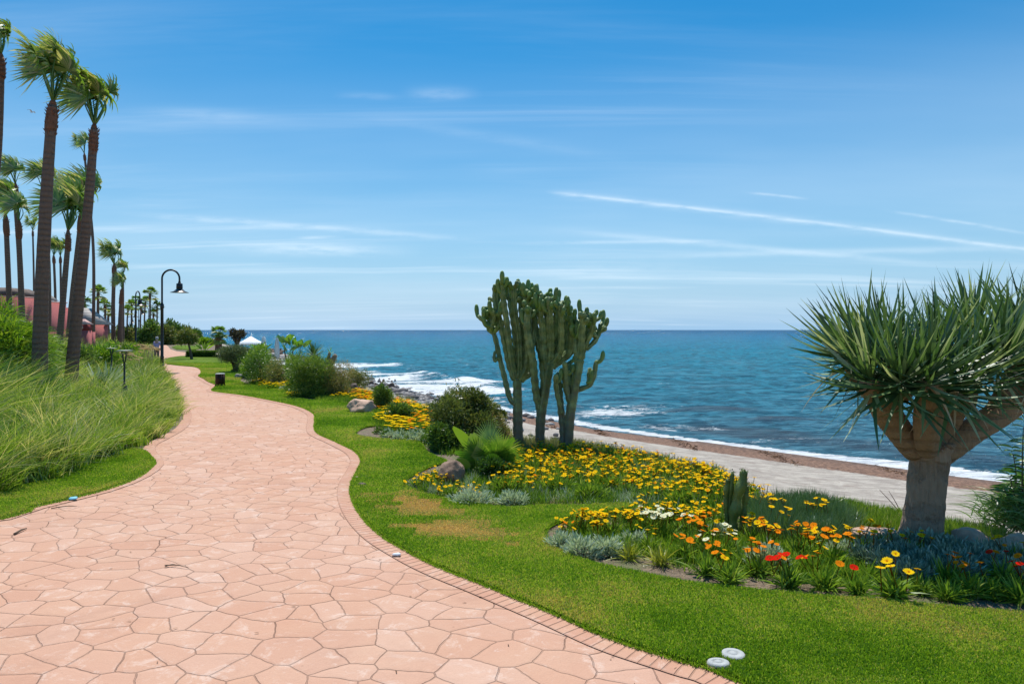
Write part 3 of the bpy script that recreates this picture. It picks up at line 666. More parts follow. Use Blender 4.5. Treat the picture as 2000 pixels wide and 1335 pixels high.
def seamat():
    m = bpy.data.materials.new('sea_water'); m.use_nodes = True; t = m.node_tree; k = NB(t); p = t.nodes['Principled BSDF']
    g = k.n('ShaderNodeNewGeometry'); v = g.outputs['Position']; A = lambda n: k.n('ShaderNodeAttribute', attribute_name=n).outputs['Fac']
    s, fo, we = A('sd'), A('foam'), A('weed'); sp = k.n('ShaderNodeSeparateXYZ'); t.links.new(v, sp.inputs[0]); Y = sp.outputs[1]
    n1 = k.noise(k.map(v, (.35, 1., 1.)), .05, 5, .6, .3); n2 = k.noise(k.map(v, (.4, 1., 1.)), .35, 5, .65, .3); n3 = k.noise(k.map(v, (.6, 1., 1.)), 2., 6, .7, .4)
    far = k.rng(k.m('LOGARITHM', k.m('MAXIMUM', Y, 1.), 10.), 1.25, 3.3, 0, 1, False)
    fn = k.m('ADD', far, k.m('MULTIPLY', k.m('SUBTRACT', n2, .5), .22)); fn = k.m('ADD', fn, k.m('MULTIPLY', k.m('SUBTRACT', n1, .5), .22))
    c = k.ramp(fn, [(0, (.09, .25, .33)), (.14, (.04, .26, .365)), (.34, (.005, .245, .37)), (.58, (.0, .185, .36)), (.78, (.001, .105, .25)), (1, (.001, .07, .185))])
    c = k.mix(k.rng(n3, .42, .58, 0, .9), c, k.mix(.75, c, (.003, .045, .085)))  # shaded sides of ripples painted as darker water
    n4 = k.noise(k.map(v, (.25, 1.3, 1.)), .9, 6, .75, .3); c = k.mix(k.rng(n4, .52, .66, 0, .6), c, (.12, .33, .42)); c = k.mix(k.rng(n4, .46, .34, 0, .5), c, (.003, .05, .10))  # light and dark wave faces painted into the water colour
    c = k.mix(k.m('MULTIPLY', k.rng(k.m('ADD', we, k.m('MULTIPLY', k.m('SUBTRACT', n2, .5), 1.3)), .38, .80), .62), c, (.055, .065, .085))
    lace = k.noise(k.map(v, (.8, 1.3, 1.)), 2.6, 7, .72, .9); l2 = k.noise(k.map(v, (.22, 1.5, 1.)), .8, 6, .7, .4)
    fd = k.m('ADD', k.m('ADD', fo, k.m('MULTIPLY', k.m('SUBTRACT', lace, .5), 1.9)), k.m('MULTIPLY', k.m('SUBTRACT', l2, .5), .9))
    ff = k.rng(fd, .56, .78)
    cap = k.noise(k.map(v, (.16, 1.2, 1.)), .55, 6, .75, .4)       # scattered whitecaps further out
    cf = k.m('MULTIPLY', k.rng(cap, .700, .735), k.rng(k.m('LOGARITHM', Y, 10.), 1.4, 1.7))
    ff = k.m('MAXIMUM', ff, k.m('MULTIPLY', cf, .75))
    c = k.mix(ff, c, (.86, .89, .9))
    b1 = k.noise(k.map(v, (.55, 1., 1.)), 3.2, 6, .72, .4); b2 = k.noise(k.map(v, (.45, 1., 1.)), .6, 5, .68, .3); b3 = k.noise(k.map(v, (.4, 1., 1.)), .1, 5, .7)
    hh = k.m('ADD', k.m('ADD', k.m('MULTIPLY', b1, .34), k.m('MULTIPLY', b2, 1.2)), k.m('MULTIPLY', k.m('MULTIPLY', b3, 1.8), k.rng(far, .1, .6)))
    t.nodes.remove(p); bn = k.n('ShaderNodeBump'); bn.inputs['Strength'].default_value = 1.; bn.inputs['Distance'].default_value = 1.; k.inp(bn, 'Height', k.m('ADD', hh, k.m('MULTIPLY', ff, .03))); 
    df = k.n('ShaderNodeBsdfDiffuse'); k.inp(df, 0, c); gl = k.n('ShaderNodeBsdfGlossy'); k.inp(gl, 'Roughness', k.m('ADD', .14, k.m('MULTIPLY', ff, .6))); fr = k.n('ShaderNodeFresnel'); fr.inputs[0].default_value = 1.33
    for nd in (df, gl, fr): t.links.new(bn.outputs[0], nd.inputs['Normal'])
    mx = k.n('ShaderNodeMixShader'); k.inp(mx, 0, k.m('MULTIPLY', k.m('MINIMUM', fr.outputs[0], .30), k.m('SUBTRACT', 1., k.m('MULTIPLY', ff, .8)))); t.links.new(df.outputs[0], mx.inputs[1]); t.links.new(gl.outputs[0], mx.inputs[2])
    t.links.new(mx.outputs[0], [q for q in t.nodes if q.type == 'OUTPUT_MATERIAL'][0].inputs[0])
    return m
M['sea'] = seamat()
tag(mb.build('sea', M['sea'], attrs={'sd': np.clip(sdv, -50, 400), 'foam': foam, 'weed': weed}), kind='structure')
# ------------------------------------------------------------------ plants: builders
WIND = np.array([-1., 0, -.12])
def frond_mesh(seed, size=1., nl=34):
    """one wind-blown fan leaf: petiole and torn fan; built at the origin"""
    r = np.random.default_rng(seed); mb = MB()
    pd = norm(np.array([r.normal(-.03, .17), r.normal(0, .2), 1.])); pl = size*r.uniform(.62, 1.0)
    cur = np.array([r.normal(.02, .05), r.normal(0, .05), 0])
    p = np.array([[0, 0, 0], pd*pl*.5+cur, pd*pl])
    tube(mb, p, [.022*size, .017*size, .012*size], 5, 5, tint=.55)
    f = norm(pd+np.array([r.normal(-.30, .30), r.normal(0, .3), .25])); sdir = norm(np.cross(f, norm(np.array([r.normal(0, .55), 1., r.normal(0, .3)]))))
    up = np.cross(sdir, f)
    a = np.linspace(-1.75, 1.75, nl)+r.normal(0, .02, nl)
    d = f*np.cos(a)[:, None]+sdir*np.sin(a)[:, None]+up*(.12+.2*r.random(nl))[:, None]
    L = size*(.62+.14*np.cos(a)+r.normal(0, .05, nl))
    # leaflets on the windward side fold over and stream downwind
    k = .45+.60*np.clip(d[:, 0], -.2, 1)
    bend = WIND*(k*r.uniform(.7, 1.25, nl))[:, None]+np.array([0, 0, -.16])*r.uniform(.3, 1.5, nl)[:, None]
    blades(mb, np.repeat([p[-1]], nl, 0), d, L, .056*size, bend, 6, 'sword', np.clip(r.normal(.50, .22, nl)+.12, 0, 1), side=up, tipt=.25)
    # blade tissue joining the leaflet bases
    hub = p[-1]; e = hub+(norm(d)*L[:, None]*.36+bend*L[:, None]*.13)
    v = np.vstack([[hub], e]); mb.add(v, None, [(0, i, i+1) for i in range(1, nl)], .5)
    return mb
FR = []
for s_ in range(12):
    FR.append(frond_mesh(100+s_).build('frond', M['palmleaf']))
FR_MESH = [o.data for o in FR]
for o in FR: bpy.data.objects.remove(o)
def round_crown(seed, size=1., n=26, tintoff=0.):
    """calm round head of fan leaves (palms standing further off)"""
    r = np.random.default_rng(seed); mb = MB()
    for i in range(n):
        az = i*2.4+r.normal(0, .2); el = math.radians(r.uniform(-45, 80)); d = np.array([math.cos(az)*math.cos(el), math.sin(az)*math.cos(el), math.sin(el)])
        pl = size*r.uniform(.45, .65); hub = d*pl+np.array([0, 0, -.08*size*(1-d[2])])
        tube(mb, [[0, 0, 0], d*pl*.5, hub], [.02*size, .016*size, .012*size], 4, 4, tint=.5, cap=False)
        sdir = norm(np.cross(d, [0, 0, 1.])+1e-4); up = np.cross(sdir, d); nl = 17; a = np.linspace(-1.6, 1.6, nl)
        dd = d*np.cos(a)[:, None]+sdir*np.sin(a)[:, None]
        blades(mb, np.repeat([hub], nl, 0), dd, size*.46, .085*size, np.array([-.12, 0, -.25]), 3, 'sword', np.clip((.75 if el < -.2 else .4)+tintoff+r.normal(0, .13, nl), 0, 1), side=up)
    return mb
RC = [round_crown(50+i, 1., 26, (-.1, .05, .15)[i]).build('crown', M['palmleaf']) for i in range(3)]
RCM = [o.data for o in RC]
for o in RC: bpy.data.objects.remove(o)

def palm(label, D, axis, w0, w1, sleeve=None, kind='wind', size=None, nf=11, seed=0, group='tall palms along the promenade', gz=None, name='fan_palm', crown=True, y1=None):
    """axis: pixel points of the trunk from foot to top; widths in pixels; sleeve = pixel length of the leaf-base sleeve"""
    r = random.Random(seed); base = P(axis[0][0], axis[0][1], D); x0, y0 = base[0], base[1]
    z0 = bz(x0, y0) if gz is None else gz; z0 = max(z0, 0)-.1
    t = thing(name, label, 'palm tree', (x0, y0, z0), group=group); o_ = np.array([x0, y0, z0])
    pts = [P(a[0], a[1], D)-o_ for a in axis]; pts[0] = np.array([pts[0][0], 0, 0])
    if len(pts) < 3: pts = [pts[0], (pts[0]+pts[1])/2, pts[1]]
    pts = np.array(pts); n = len(pts); cth = 1/math.sqrt(1+((axis[0][0]-1000)/F)**2); w0, w1 = w0*cth, w1*cth; rad = np.linspace(w0/2, w1/2, n)/F*D; rad[0] *= 1.12; bigp = w0 > 12
    mb = MB(); c = resample(np.hstack([pts, rad[:, None]]), 70 if bigp else 24)
    lump = 1+.006*np.sin(np.arange(len(c))*2.1+seed)+np.array([r.uniform(-.012, .012) for _ in range(len(c))])
    tube(mb, c[:, :3], c[:, 3]*lump, sides=18 if bigp else 8, raw=True); mb.build('trunk', M['palmtrunk'], t)
    top = pts[-1]; ax = norm(pts[-1]-pts[-2]); s = size
    sl = (sleeve or w1*1.8)/F*D; wr_ = w1/2/F*D
    mb = MB(); q = [top-ax*sl, top-ax*sl*.75, top-ax*sl*.35, top, top+ax*.12*s]
    tube(mb, q, [wr_*1.02, wr_*1.42, wr_*1.36, wr_*.95, wr_*.4], 12, 10, tint=.5)
    m = 90 if bigp else 26; a = RNG.random(m)*6.28; h = RNG.random(m)*sl*1.02
    rt = (top-ax*sl)+ax*h[:, None]+np.stack([np.cos(a), np.sin(a), 0*a], 1)*wr_*1.15
    blades(mb, rt, np.stack([np.cos(a)*.8, np.sin(a)*.8, 1.+0*a], 1), wr_*1.0, wr_*.42, None, 2, 'taper', RNG.random(m)); mb.build('leaf_base_sleeve', M['sleeve'], t)
    if kind == 'wind':
        for i in range(nf):
            o = bpy.data.objects.new('frond', FR_MESH[r.randrange(12)]); COL.objects.link(o); o.parent = t
            o.location = tuple(top+ax*.06*s); o.rotation_euler = (r.uniform(-.2, .2), r.uniform(-.22, .08), r.uniform(-.45, .45)); o.scale = (s*r.uniform(.85, 1.12),)*3
    elif kind == 'round':
        o = bpy.data.objects.new('crown', RCM[r.randrange(3)]); COL.objects.link(o); o.parent = t; o.location = tuple(top); o.rotation_euler = (0, 0, r.uniform(0, 6)); o.scale = (s,)*3
    return t
palm('tallest palm, thick grey trunk and wind-swept fan crown near the upper left corner', 14, [(76, 730), (80, 610), (87, 450), (94, 330), (101, 228), (103, 205)], 33, 18, 62, size=.98, nf=15, seed=1)
palm('tall palm with trunk leaning right beside the tallest palm, crown blown to the left', 14.6, [(134, 745), (148, 640), (163, 500), (175, 370), (183, 268), (184, 250)], 28, 14, 52, size=.92, nf=12, seed=2)
palm('palm cut by the left picture edge, only the right half of its high crown showing', 14.5, [(-34, 700), (-20, 450), (-6, 290), (0, 150), (1, 112)], 26, 16, 46, size=.85, nf=9, seed=3)
palm('dark slim palm trunk just right of the left picture edge before the pink wall', 33, [(21, 650), (17, 560), (12, 440), (11, 424)], 13, 9.5, 38, size=1.55, nf=11, seed=4)
palm('palm with pale straight trunk between the leftmost slim palm and the tallest palm', 30, [(45, 650), (41, 560), (37, 470), (37, 436)], 14, 10, 33, size=1.1, nf=7, seed=5)
palm('taller thin palm rising behind the pale straight trunk at the left edge', 36, [(47, 650), (38, 500), (31, 400), (30, 362)], 12, 9, 22, size=1.15, nf=8, seed=6)
palm('thin small palm with tiny crown seen far off between two thick trunks', 62, [(67, 650), (66, 540), (64, 452)], 5, 3.5, 10, size=1.05, nf=7, seed=7)
palm('palm whose trunk stands half hidden right behind the tallest palm', 34, [(95, 660), (95, 540), (90, 430), (84, 374)], 11, 8, 18, size=1.15, nf=9, seed=8)
palm('palm with short dark leaning trunk and red sleeve between the two nearest palms', 26, [(112, 705), (120, 620), (128, 530), (133, 470), (133, 455)], 15, 9, 36, size=1.5, nf=13, seed=9)
palm('palm leaning behind the right-leaning trunk, its reddish sleeve showing at left', 31, [(130, 690), (138, 600), (149, 500), (156, 440), (157, 421)], 10, 8, 34, size=1.55, nf=13, seed=10)
palm('slender straight palm just right of the leaning trunk, crown half hidden behind it', 44, [(181, 668), (183, 600), (182, 480), (172, 370), (165, 302)], 8, 4.5, 12, size=1.05, nf=7, seed=11)
palm('thin palm with little sleeve, left one of the small distant pair', 58, [(108, 650), (108, 580), (105, 501)], 6.5, 5, 14, size=1.25, nf=8, seed=12)
palm('thin palm with little sleeve, right one of the small distant pair', 60, [(119, 650), (119, 580), (118, 502)], 5.5, 4.5, 12, size=1.2, nf=8, seed=13)
palm('straight palm with reddish sleeve and rounded windblown crown left of the street lamp', 50, [(222, 660), (221, 600), (223, 530), (223, 519)], 9, 7, 16, size=1.35, nf=13, seed=14)
palm('narrow palm with the higher small crown right of the straight palm', 56, [(240, 655), (240, 600), (240, 536)], 6.5, 5, 14, size=1.0, nf=9, seed=15)
palm('stout palm leaning inward with bright lower crown beside the straight palm', 50, [(234, 672), (235, 620), (238, 566)], 11, 6.5, 30, size=.95, nf=9, seed=16)
far_p = [(192, 640, 572, 7, 52, 19, 'dark round-headed palm behind the slender straight trunk', .8), (166, 640, 590, 5, 55, 15, 'small palm over the red gate pillar', .8),
         (205, 645, 596, 6, 58, 15, 'yellowish palm with short trunk left of the straight palm', .9), (213, 645, 606, 6, 62, 14, 'low yellow-green palm tucked beside the straight palm trunk', .8),
         (257, 655, 596, 5, 75, 14, 'pale dry-skirted palm above the dark lamp post', .9), (266, 655, 588, 4, 80, 13, 'thin palm just right of the dark lamp post', .9), (276, 655, 600, 4, 85, 13, 'palm with small head in the distant row behind the lamps', .9),
         (293, 668, 575, 5, 72, 17, 'tallest palm of the distant grove left of the curved street lamp', 1.), (284, 662, 590, 4, 80, 14, 'second palm of the distant grove, left of its tallest one', .9),
         (307, 668, 598, 4, 72, 13, 'slim palm immediately left of the curved street lamp post', .9), (300, 664, 612, 4, 85, 11, 'lowest palm head in the distant grove by the street lamp', .9),
         (250, 655, 606, 4, 70, 13, 'bushy palm between the stout palm and the dark lamp post', .9)]
for i, (px, yb, yt, w, D, rpx, lab, sc) in enumerate(far_p):
    palm(lab, D, [(px, yb), (px+random.uniform(-2, 2), (yb+yt)/2), (px, yt)], w, w*.7, 8, 'round', size=rpx/F*D*1.05, seed=30+i, group='distant palms behind the lamps', name='distant_palm')

def leafcloud(mb, blobs, n, L, w, bend=.1, up=.35, seg=2, prof='leaf', seed=0, t0=.45, tv=.2, rim=.78):
    r = np.random.default_rng(seed); C = np.array([b_[0] for b_ in blobs], float); R = np.array([b_[1] for b_ in blobs], float)
    wgt = (R**2).sum(1); idx = r.choice(len(C), n, p=wgt/wgt.sum()); u = norm(r.normal(size=(n, 3))+np.array([0, 0, .25]))
    rr = (rim-.12+.42*r.random(n)**1.3+.35*r.random(n)**9)*np.where(r.random(n) < .25, r.random(n), 1)
    pos = C[idx]+u*R[idx]*rr[:, None]; keep = pos[:, 2] > 0.01; pos, u, idx = pos[keep], u[keep], idx[keep]; n = len(pos)
    d = norm(u*.7+r.normal(size=(n, 3))*.55+np.array([0, 0, up]))
    bt = r.normal(0, .1, len(C))
    blades(mb, pos, d, L*r.uniform(.6, 1.25, n), w*r.uniform(.7, 1.2, n), d*0+np.array([0, 0, -bend]), seg, prof, np.clip(r.normal(t0, tv, n)+bt[idx], 0, 1)); return mb
def lumps(rx, ry, h, k, seed, f=.48, z0=.12):
    r = random.Random(seed); out = [((rx*r.uniform(-.2, .2), 0, h*.42), (rx*.52, ry*.52, h*.36))]
    for _ in range(k):
        a = r.uniform(0, 6.28); e = r.uniform(-1.1, 1.25); q = r.uniform(.42, .84); s = r.uniform(.5, 1.3)*f
        out.append(((math.cos(a)*math.cos(e)*rx*q, math.sin(a)*math.cos(e)*ry*q, max(h*.46+math.sin(e)*h*.5*q, h*z0)), (rx*s*.8, ry*s*.8, h*s*.62)))
    for kk in range(5):
        a = kk*1.26+r.random(); out.append(((math.cos(a)*rx*.5, math.sin(a)*ry*.5, h*.13), (rx*.42, ry*.42, h*.2)))
    return out
def shrub(name, label, D, px, wpx, hpx, m, n=2600, L=.07, w=.02, k=11, seed=0, z0=None, cat='shrub', group=None, depth=1., t0=.45, up=.35, bend=.1, part='foliage', prof='leaf', f=.48, seg=2):
    x = X(px, D); z0 = 0. if z0 is None else z0; rx = wpx/2/F*D; h = hpx/F*D
    t = thing(name, label, cat, (x, D, z0), group=group)
    bl = lumps(rx, rx*depth, h, k, seed, f*1.12); mb = MB(); leafcloud(mb, bl, int(n*1.7), L, w, bend, up, seg, prof, seed, t0)
    mb.build(part, m, t); st = MB(); r = random.Random(seed)
    for c, R in bl[1:7]:
        st_m = (c[0]*.4+r.uniform(-.03, .03), c[1]*.4, c[2]*.55); tube(st, [(c[0]*.08, c[1]*.08, -.03), st_m, c], [h*.03+.006, h*.02+.004, .004], 7, 5)
    st.build('stem', M['twig'], t); return t

# ------------------------------------------------------------------ candelabra cacti
def cactus(label, D, arms, seed, tips, scale=1.):
    """arms: (points in crop pixels, radius px foot, radius px end, depth offset end)"""
    r = random.Random(seed); C = lambda a: (880+a[0]/3.339, 520+a[1]/3.339)
    b0 = P(*C(arms[0][0][0]), D); org = np.array([b0[0], D, 0.]); t = thing('candelabra_cactus', label, 'cactus', org, group='three tall candelabra cacti')
    for ai, (pts, r0, r1, dy) in enumerate(arms):
        n = len(pts); q = []
        dd = np.linspace(0, 1, n)**1.2*dy if len(arms[ai]) < 5 else dy
        for i, a in enumerate(pts):
            p = P(*C(a), D+(dd[i] if np.ndim(dd) else dd)); q.append(p-org)
        q = np.array(q)
        if ai == 0: q[0][2] = -.05
        rr = np.linspace(r0, r1, n)/3.339/F*D*(1. if ai == 0 else 1.0); ln = np.linalg.norm(np.diff(q, axis=0), axis=1).sum(); ph = r.uniform(0, 6)
        nseg = max(3, ln/.13); endt = lambda s, ph=ph, k=nseg: (1+(.045 if ai == 0 else .10)*np.sin(s*k*2*PI+ph))*np.minimum(1, ((1-s)*ln/.03+.35))
        N = max(14, int(ln/.022)); mb = MB()
        mature = ai == 0
        c = resample(np.hstack([q, rr[:, None]]), N); tz = np.clip(c[:, 2]/2.3, 0, 1)
        sides = 20; tube(mb, c[:, :3], c[:, 3], raw=True, sides=sides, ribs=5 if not mature else 5, ribamp=.17 if mature else .30, lump=endt, phase=r.uniform(0, 1), tint=.5)
        ti = .12+.62*tz**.9; ti = np.repeat(ti, sides); ti = np.concatenate([ti, [ti[0], ti[-1]]])
        mb.A[-1] = ti
        # spiny margin knobs
        m_ = int(ln/.045); k_ = RNG.integers(0, N, m_*3); a_ = RNG.random(m_*3)*6.28
        pc = c[k_, :3]+np.stack([np.cos(a_), np.sin(a_), 0*a_], 1)*(c[k_, 3]*1.05)[:, None]
        blades(mb, pc, np.stack([np.cos(a_), np.sin(a_), .4+0*a_], 1), .018, .012, None, 1, 'taper', .1)
        mb.build('trunk' if mature else 'branch', M['cactus'], t)
        if not mature and tips:
            e = c[-1, :3]; d0 = norm(c[-1, :3]-c[-4, :3]); nt2 = r.choice([4, 5, 5, 6]) if pts[-1][1] < 420 else 1; rt = max(rr[-1]*.78, .026)
            for kx in range(nt2):
                a = kx*6.28/nt2+r.uniform(-.5, .5); sp = .05+.03*r.random(); l = r.uniform(.07, .22); s0 = e-d0*r.uniform(.02, .26)
                v = np.array([math.cos(a)*sp, math.sin(a)*sp, 0]); pts2 = [s0, s0+v*.9+np.array([0, 0, .035]), s0+v*1.25+np.array([0, 0, l*.55]), s0+v*1.35+np.array([0, 0, l])]
                mt = MB(); tube(mt, pts2, [rt*.7, rt, rt*1.02, rt*.85], 16, 15, ribs=5, ribamp=.24, lump=lambda s: (1+.1*np.sin(s*11))*np.minimum(1, (1-s)/.12+.35), tint=.86 if l > .1 else .7)
                mt.build('branch', M['cactus'], t)
    return t
cactus('leftmost of three tall cacti, one lone arm reaching far left above the sea', 9.75, [
    ([(444, 1165), (440, 1000), (438, 850), (436, 720)], 31, 25, 0), ([(425, 900), (385, 850), (350, 710), (322, 600), (296, 480), (272, 400), (262, 345)], 15, 13, .15),
    ([(268, 400), (215, 355), (180, 320)], 11, 12, .05), ([(268, 390), (262, 330), (205, 285)], 10, 13, .1), ([(272, 380), (285, 320), (262, 290)], 10, 13, -.1),
    ([(300, 620), (285, 600), (290, 550)], 9, 8, .02),
    ([(420, 740), (385, 640), (360, 520), (330, 380), (300, 260), (290, 130)], 18, 16, .1), ([(425, 740), (405, 640), (385, 500), (365, 350), (345, 220), (335, 110)], 17, 16, -.2),
    ([(440, 730), (430, 600), (420, 430), (395, 260), (378, 130)], 18, 16, .25), ([(445, 730), (450, 600), (440, 430), (418, 270), (415, 120)], 18, 16, -.1),
    ([(450, 730), (472, 610), (475, 450), (462, 260), (460, 135)], 18, 16, .1), ([(455, 740), (500, 650), (505, 500), (492, 350), (498, 150)], 18, 16, -.25), ([(460, 745), (525, 680), (520, 520), (528, 300), (530, 160)], 16, 15, .3)], 1, True)
cactus('middle and bulkiest of the three tall cacti, pale trunk splitting low', 9.55, [
    ([(585, 1190), (586, 1060), (594, 950), (607, 860), (628, 730), (645, 620)], 27, 32, 0), ([(585, 930), (562, 840), (548, 720), (540, 620), (516, 500), (500, 380), (512, 260)], 21, 17, -.2),
    ([(545, 640), (530, 560), (548, 420), (540, 290), (536, 250)], 16, 15, .2), ([(615, 760), (598, 600), (566, 470), (548, 330), (552, 165)], 22, 16, .2), ([(630, 700), (610, 560), (600, 400), (585, 300), (590, 175)], 22, 16, -.15),
    ([(640, 660), (636, 500), (632, 350), (618, 180)], 24, 16, .3), ([(645, 640), (655, 500), (650, 350), (648, 200)], 24, 16, -.25), ([(650, 630), (685, 500), (690, 370), (690, 195)], 22, 16, .1),
    ([(655, 640), (715, 560), (725, 420), (716, 240)], 20, 15, -.3), ([(660, 650), (745, 570), (755, 440), (745, 250)], 19, 15, .25), ([(665, 640), (770, 560), (786, 440), (778, 290)], 18, 15, -.1), ([(668, 660), (800, 545), (815, 430), (805, 330)], 16, 14, .2)], 2, True)
cactus('rightmost of three tall cacti, splitting near the ground with a low hooked right arm', 9.35, [
    ([(745, 1215), (768, 1120), (780, 980), (798, 860), (824, 720), (846, 600)], 30, 26, 0), ([(735, 1190), (735, 1060), (722, 940), (712, 800), (700, 690)], 22, 14, .1), ([(725, 960), (690, 800), (688, 700)], 12, 13, -.15),
    ([(785, 900), (752, 780), (748, 680), (742, 620)], 18, 13, -.1), ([(800, 850), (780, 720), (772, 620)], 17, 14, .2), ([(830, 700), (824, 560), (818, 430), (826, 350)], 18, 14, .1),
    ([(845, 620), (856, 480), (862, 380), (870, 300)], 20, 15, -.2), ([(850, 600), (880, 480), (900, 400), (906, 300)], 20, 15, .15), ([(858, 560), (905, 460), (930, 400), (938, 300)], 15, 13, -.15),
    ([(885, 540), (940, 490), (965, 440), (982, 370)], 13, 12, .1), ([(820, 812), (860, 795), (905, 775), (935, 720), (948, 640), (955, 610)], 14, 12, 0), ([(905, 770), (902, 710), (912, 660)], 11, 11, .1)], 3, True)

# small three-column cactus in the flower bed
t = thing('pillar_cactus', 'small pillar cactus of three knobbly columns in the front flower bed', 'cactus', G(1437, 1046))
o_ = G(1437, 1046); Dc = o_[1]
for pts, w in [([(1432, 1050), (1432, 1015), (1437, 990), (1441, 965), (1450, 940), (1453, 917)], 8.0), ([(1427, 1045), (1424, 1000), (1427, 960), (1430, 930), (1431, 922)], 4.2), ([(1421, 1020), (1418, 975), (1421, 935)], 4.0), ([(1446, 990), (1456, 968), (1457, 945)], 4.8)]:
    q = np.array([P(a[0], a[1], Dc+(0 if w > 7 else .05)) for a in pts])-o_; q[0][2] = min(q[0][2], .0) if w > 4 else q[0][2]
    mb = MB(); tube(mb, q, np.full(len(q), w/F*Dc), 34, 15, ribs=5, ribamp=.2, lump=lambda s: (1+.2*np.sin(s*19))*np.minimum(1, (1-s)/.05+.3), tint=.5)
    c = resample(q, 120); a_ = RNG.random(120)*6.28; blades(mb, c+np.stack([np.cos(a_), np.sin(a_), 0*a_], 1)*w/F*Dc*1.05, np.stack([np.cos(a_), np.sin(a_), .3+0*a_], 1), .014, .008, None, 1, 'taper', .1)
    e = q[-1]; a_ = RNG.random(16)*6.28; blades(mb, np.repeat([e], 16, 0)+RNG.normal(0, .012, (16, 3)), np.stack([np.cos(a_), np.sin(a_), .6+0*a_], 1), .018, .012, None, 2, 'leaf', .7)
    mb.build('column', M['smallcactus'], t)

# ------------------------------------------------------------------ dragon tree
DT = 5.35; org = np.array([X(1802, DT), DT, 0.])
dtree = thing('dragon_tree', 'dragon tree with fat grey trunk and spiky sword-leaf crown at the right edge', 'tree', org)
def dp(px, py, dd=0.): return P(px, py, DT+dd)-org
mb = MB(); tube(mb, [dp(1797, 1075), dp(1800, 1040), dp(1806, 985), dp(1813, 925), dp(1817, 885), dp(1818, 872), dp(1818, 862)], np.array([54, 45, 40, 39.5, 41, 45, 39])*.87/F*DT, 60, 40, lump=lambda s: 1+.012*np.sin(s*60)+.015*np.sin(s*23))
v = mb.V[0]; k_ = np.array([noise.fractal(Vector(p)*5, 1, 2, 4) for p in v]); mb.V[0] = v*np.array([1, 1, 1])+norm(v*[1, 1, 0]-np.array([.05, 0, 0]))*(k_*.012)[:, None]
mb.build('trunk', M['dragonbark'], dtree)
arms = [([(1790, 882), (1750, 832), (1724, 792), (1700, 745)], [0, -.05, -.12, -.2], [26, 29, 28, 24]), ([(1810, 880), (1811, 838), (1815, 790), (1814, 745)], [-.1, -.24, -.32, -.4], [21, 27, 27, 24]),
        ([(1832, 880), (1850, 830), (1868, 780), (1882, 740)], [.0, .02, -.05, -.1], [24, 25, 25, 22]), ([(1835, 885), (1885, 850), (1945, 812), (2000, 772), (2030, 730)], [0, 0, .05, .1, .1], [30, 29, 28, 27, 24]),
        ([(1760, 770), (1775, 740), (1780, 700)], [-.1, .2, .4], [20, 20, 18]), ([(1885, 790), (1895, 740), (1895, 700)], [-.1, .25, .45], [20, 20, 18]),
        ([(1740, 800), (1705, 770), (1675, 735), (1660, 700)], [-.1, .02, .1, .15], [24, 21, 20, 17]), ([(1950, 800), (1985, 730), (2000, 670), (2005, 640)], [.05, .2, .25, .3], [24, 23, 21, 18]),
        ([(1850, 800), (1845, 740), (1835, 690)], [.05, .1, .1], [19, 18, 17]), ([(2000, 770), (2070, 740), (2110, 700)], [.1, .15, .2], [24, 22, 20])]
for pts, dd, rr in arms:
    q = [dp(a[0], a[1], d_) for a, d_ in zip(pts, dd)]; mb = MB()
    tube(mb, q, np.array(rr)*.88/F*DT, 40, 20, lump=lambda s: 1+.02*np.sin(s*75)+.03*np.sin(s*14)); mb.build('branch', M['dragonarm'], dtree)
def rosette(c, ax, n, L, seed, w=.032):
    r = np.random.default_rng(seed); mb = MB(); ax = norm(ax); u = norm(np.cross(ax, [0, 1., .2])); v_ = np.cross(ax, u)
    k = np.arange(n); f = (k+.5)/n; th = .12+f**.95*1.95+r.normal(0, .06, n); ph = k*2.39996+r.normal(0, .1, n)
    d = ax*np.cos(th)[:, None]+(u*np.cos(ph)[:, None]+v_*np.sin(ph)[:, None])*np.sin(th)[:, None]
    root = c+d*.03-ax*(f*.09)[:, None]
    bend = np.zeros((n, 3)); bend[:, 2] = np.where(f < .82, (.10+.22*r.random(n))*np.sin(np.clip(th, 0, 1.6)), -.10*r.random(n)); bend += r.normal(0, .05, (n, 3))
    LL = L*r.uniform(.78, 1.08, n); ti = np.clip(r.normal(.42, .24, n)+np.where(f > .85, .25*r.random(n), 0), 0, 1)
    blades(mb, root, d, LL, w, bend, 7, 'sword', ti, side=np.cross(d, ax)*1.0+r.normal(0, .25, (n, 3)) if False else np.cross(np.cross(d, ax), d)+r.normal(0, .3, (n, 3)), tipt=.1); return mb
ros = [(1700, 738, -.22, (-.45, -.2, 1)), (1662, 698, .12, (-.75, 0, .8)), (1760, 740, -.42, (-.25, -.5, 1)), (1812, 735, -.45, (0, -.5, 1)), (1760, 690, .3, (-.1, .2, 1)), (1690, 680, .35, (-.3, .2, 1)),
       (1868, 752, -.35, (.12, -.45, 1)), (1905, 715, -.2, (.25, -.2, 1)), (1830, 680, .1, (0, 0, 1)), (1885, 680, .5, (.1, .2, 1)), (1960, 705, -.25, (.3, -.35, 1)), (2008, 640, .3, (.25, .1, 1)), (1975, 660, .1, (-.2, .1, 1)),
       (2040, 720, 0, (.4, -.1, 1)), (2110, 690, .2, (.7, 0, 1)), (1730, 690, .0, (-.2, 0, 1)), (2060, 640, .3, (.3, .2, 1)), (1900, 640, .45, (.0, .2, 1))]
for i, (px, py, dd, ax) in enumerate(ros):
    rosette(dp(px, py, dd), np.array(ax, float), 84, (.55 if px < 1720 else .51), 200+i).build('leaf_rosette', M['dragonleaf'], dtree)

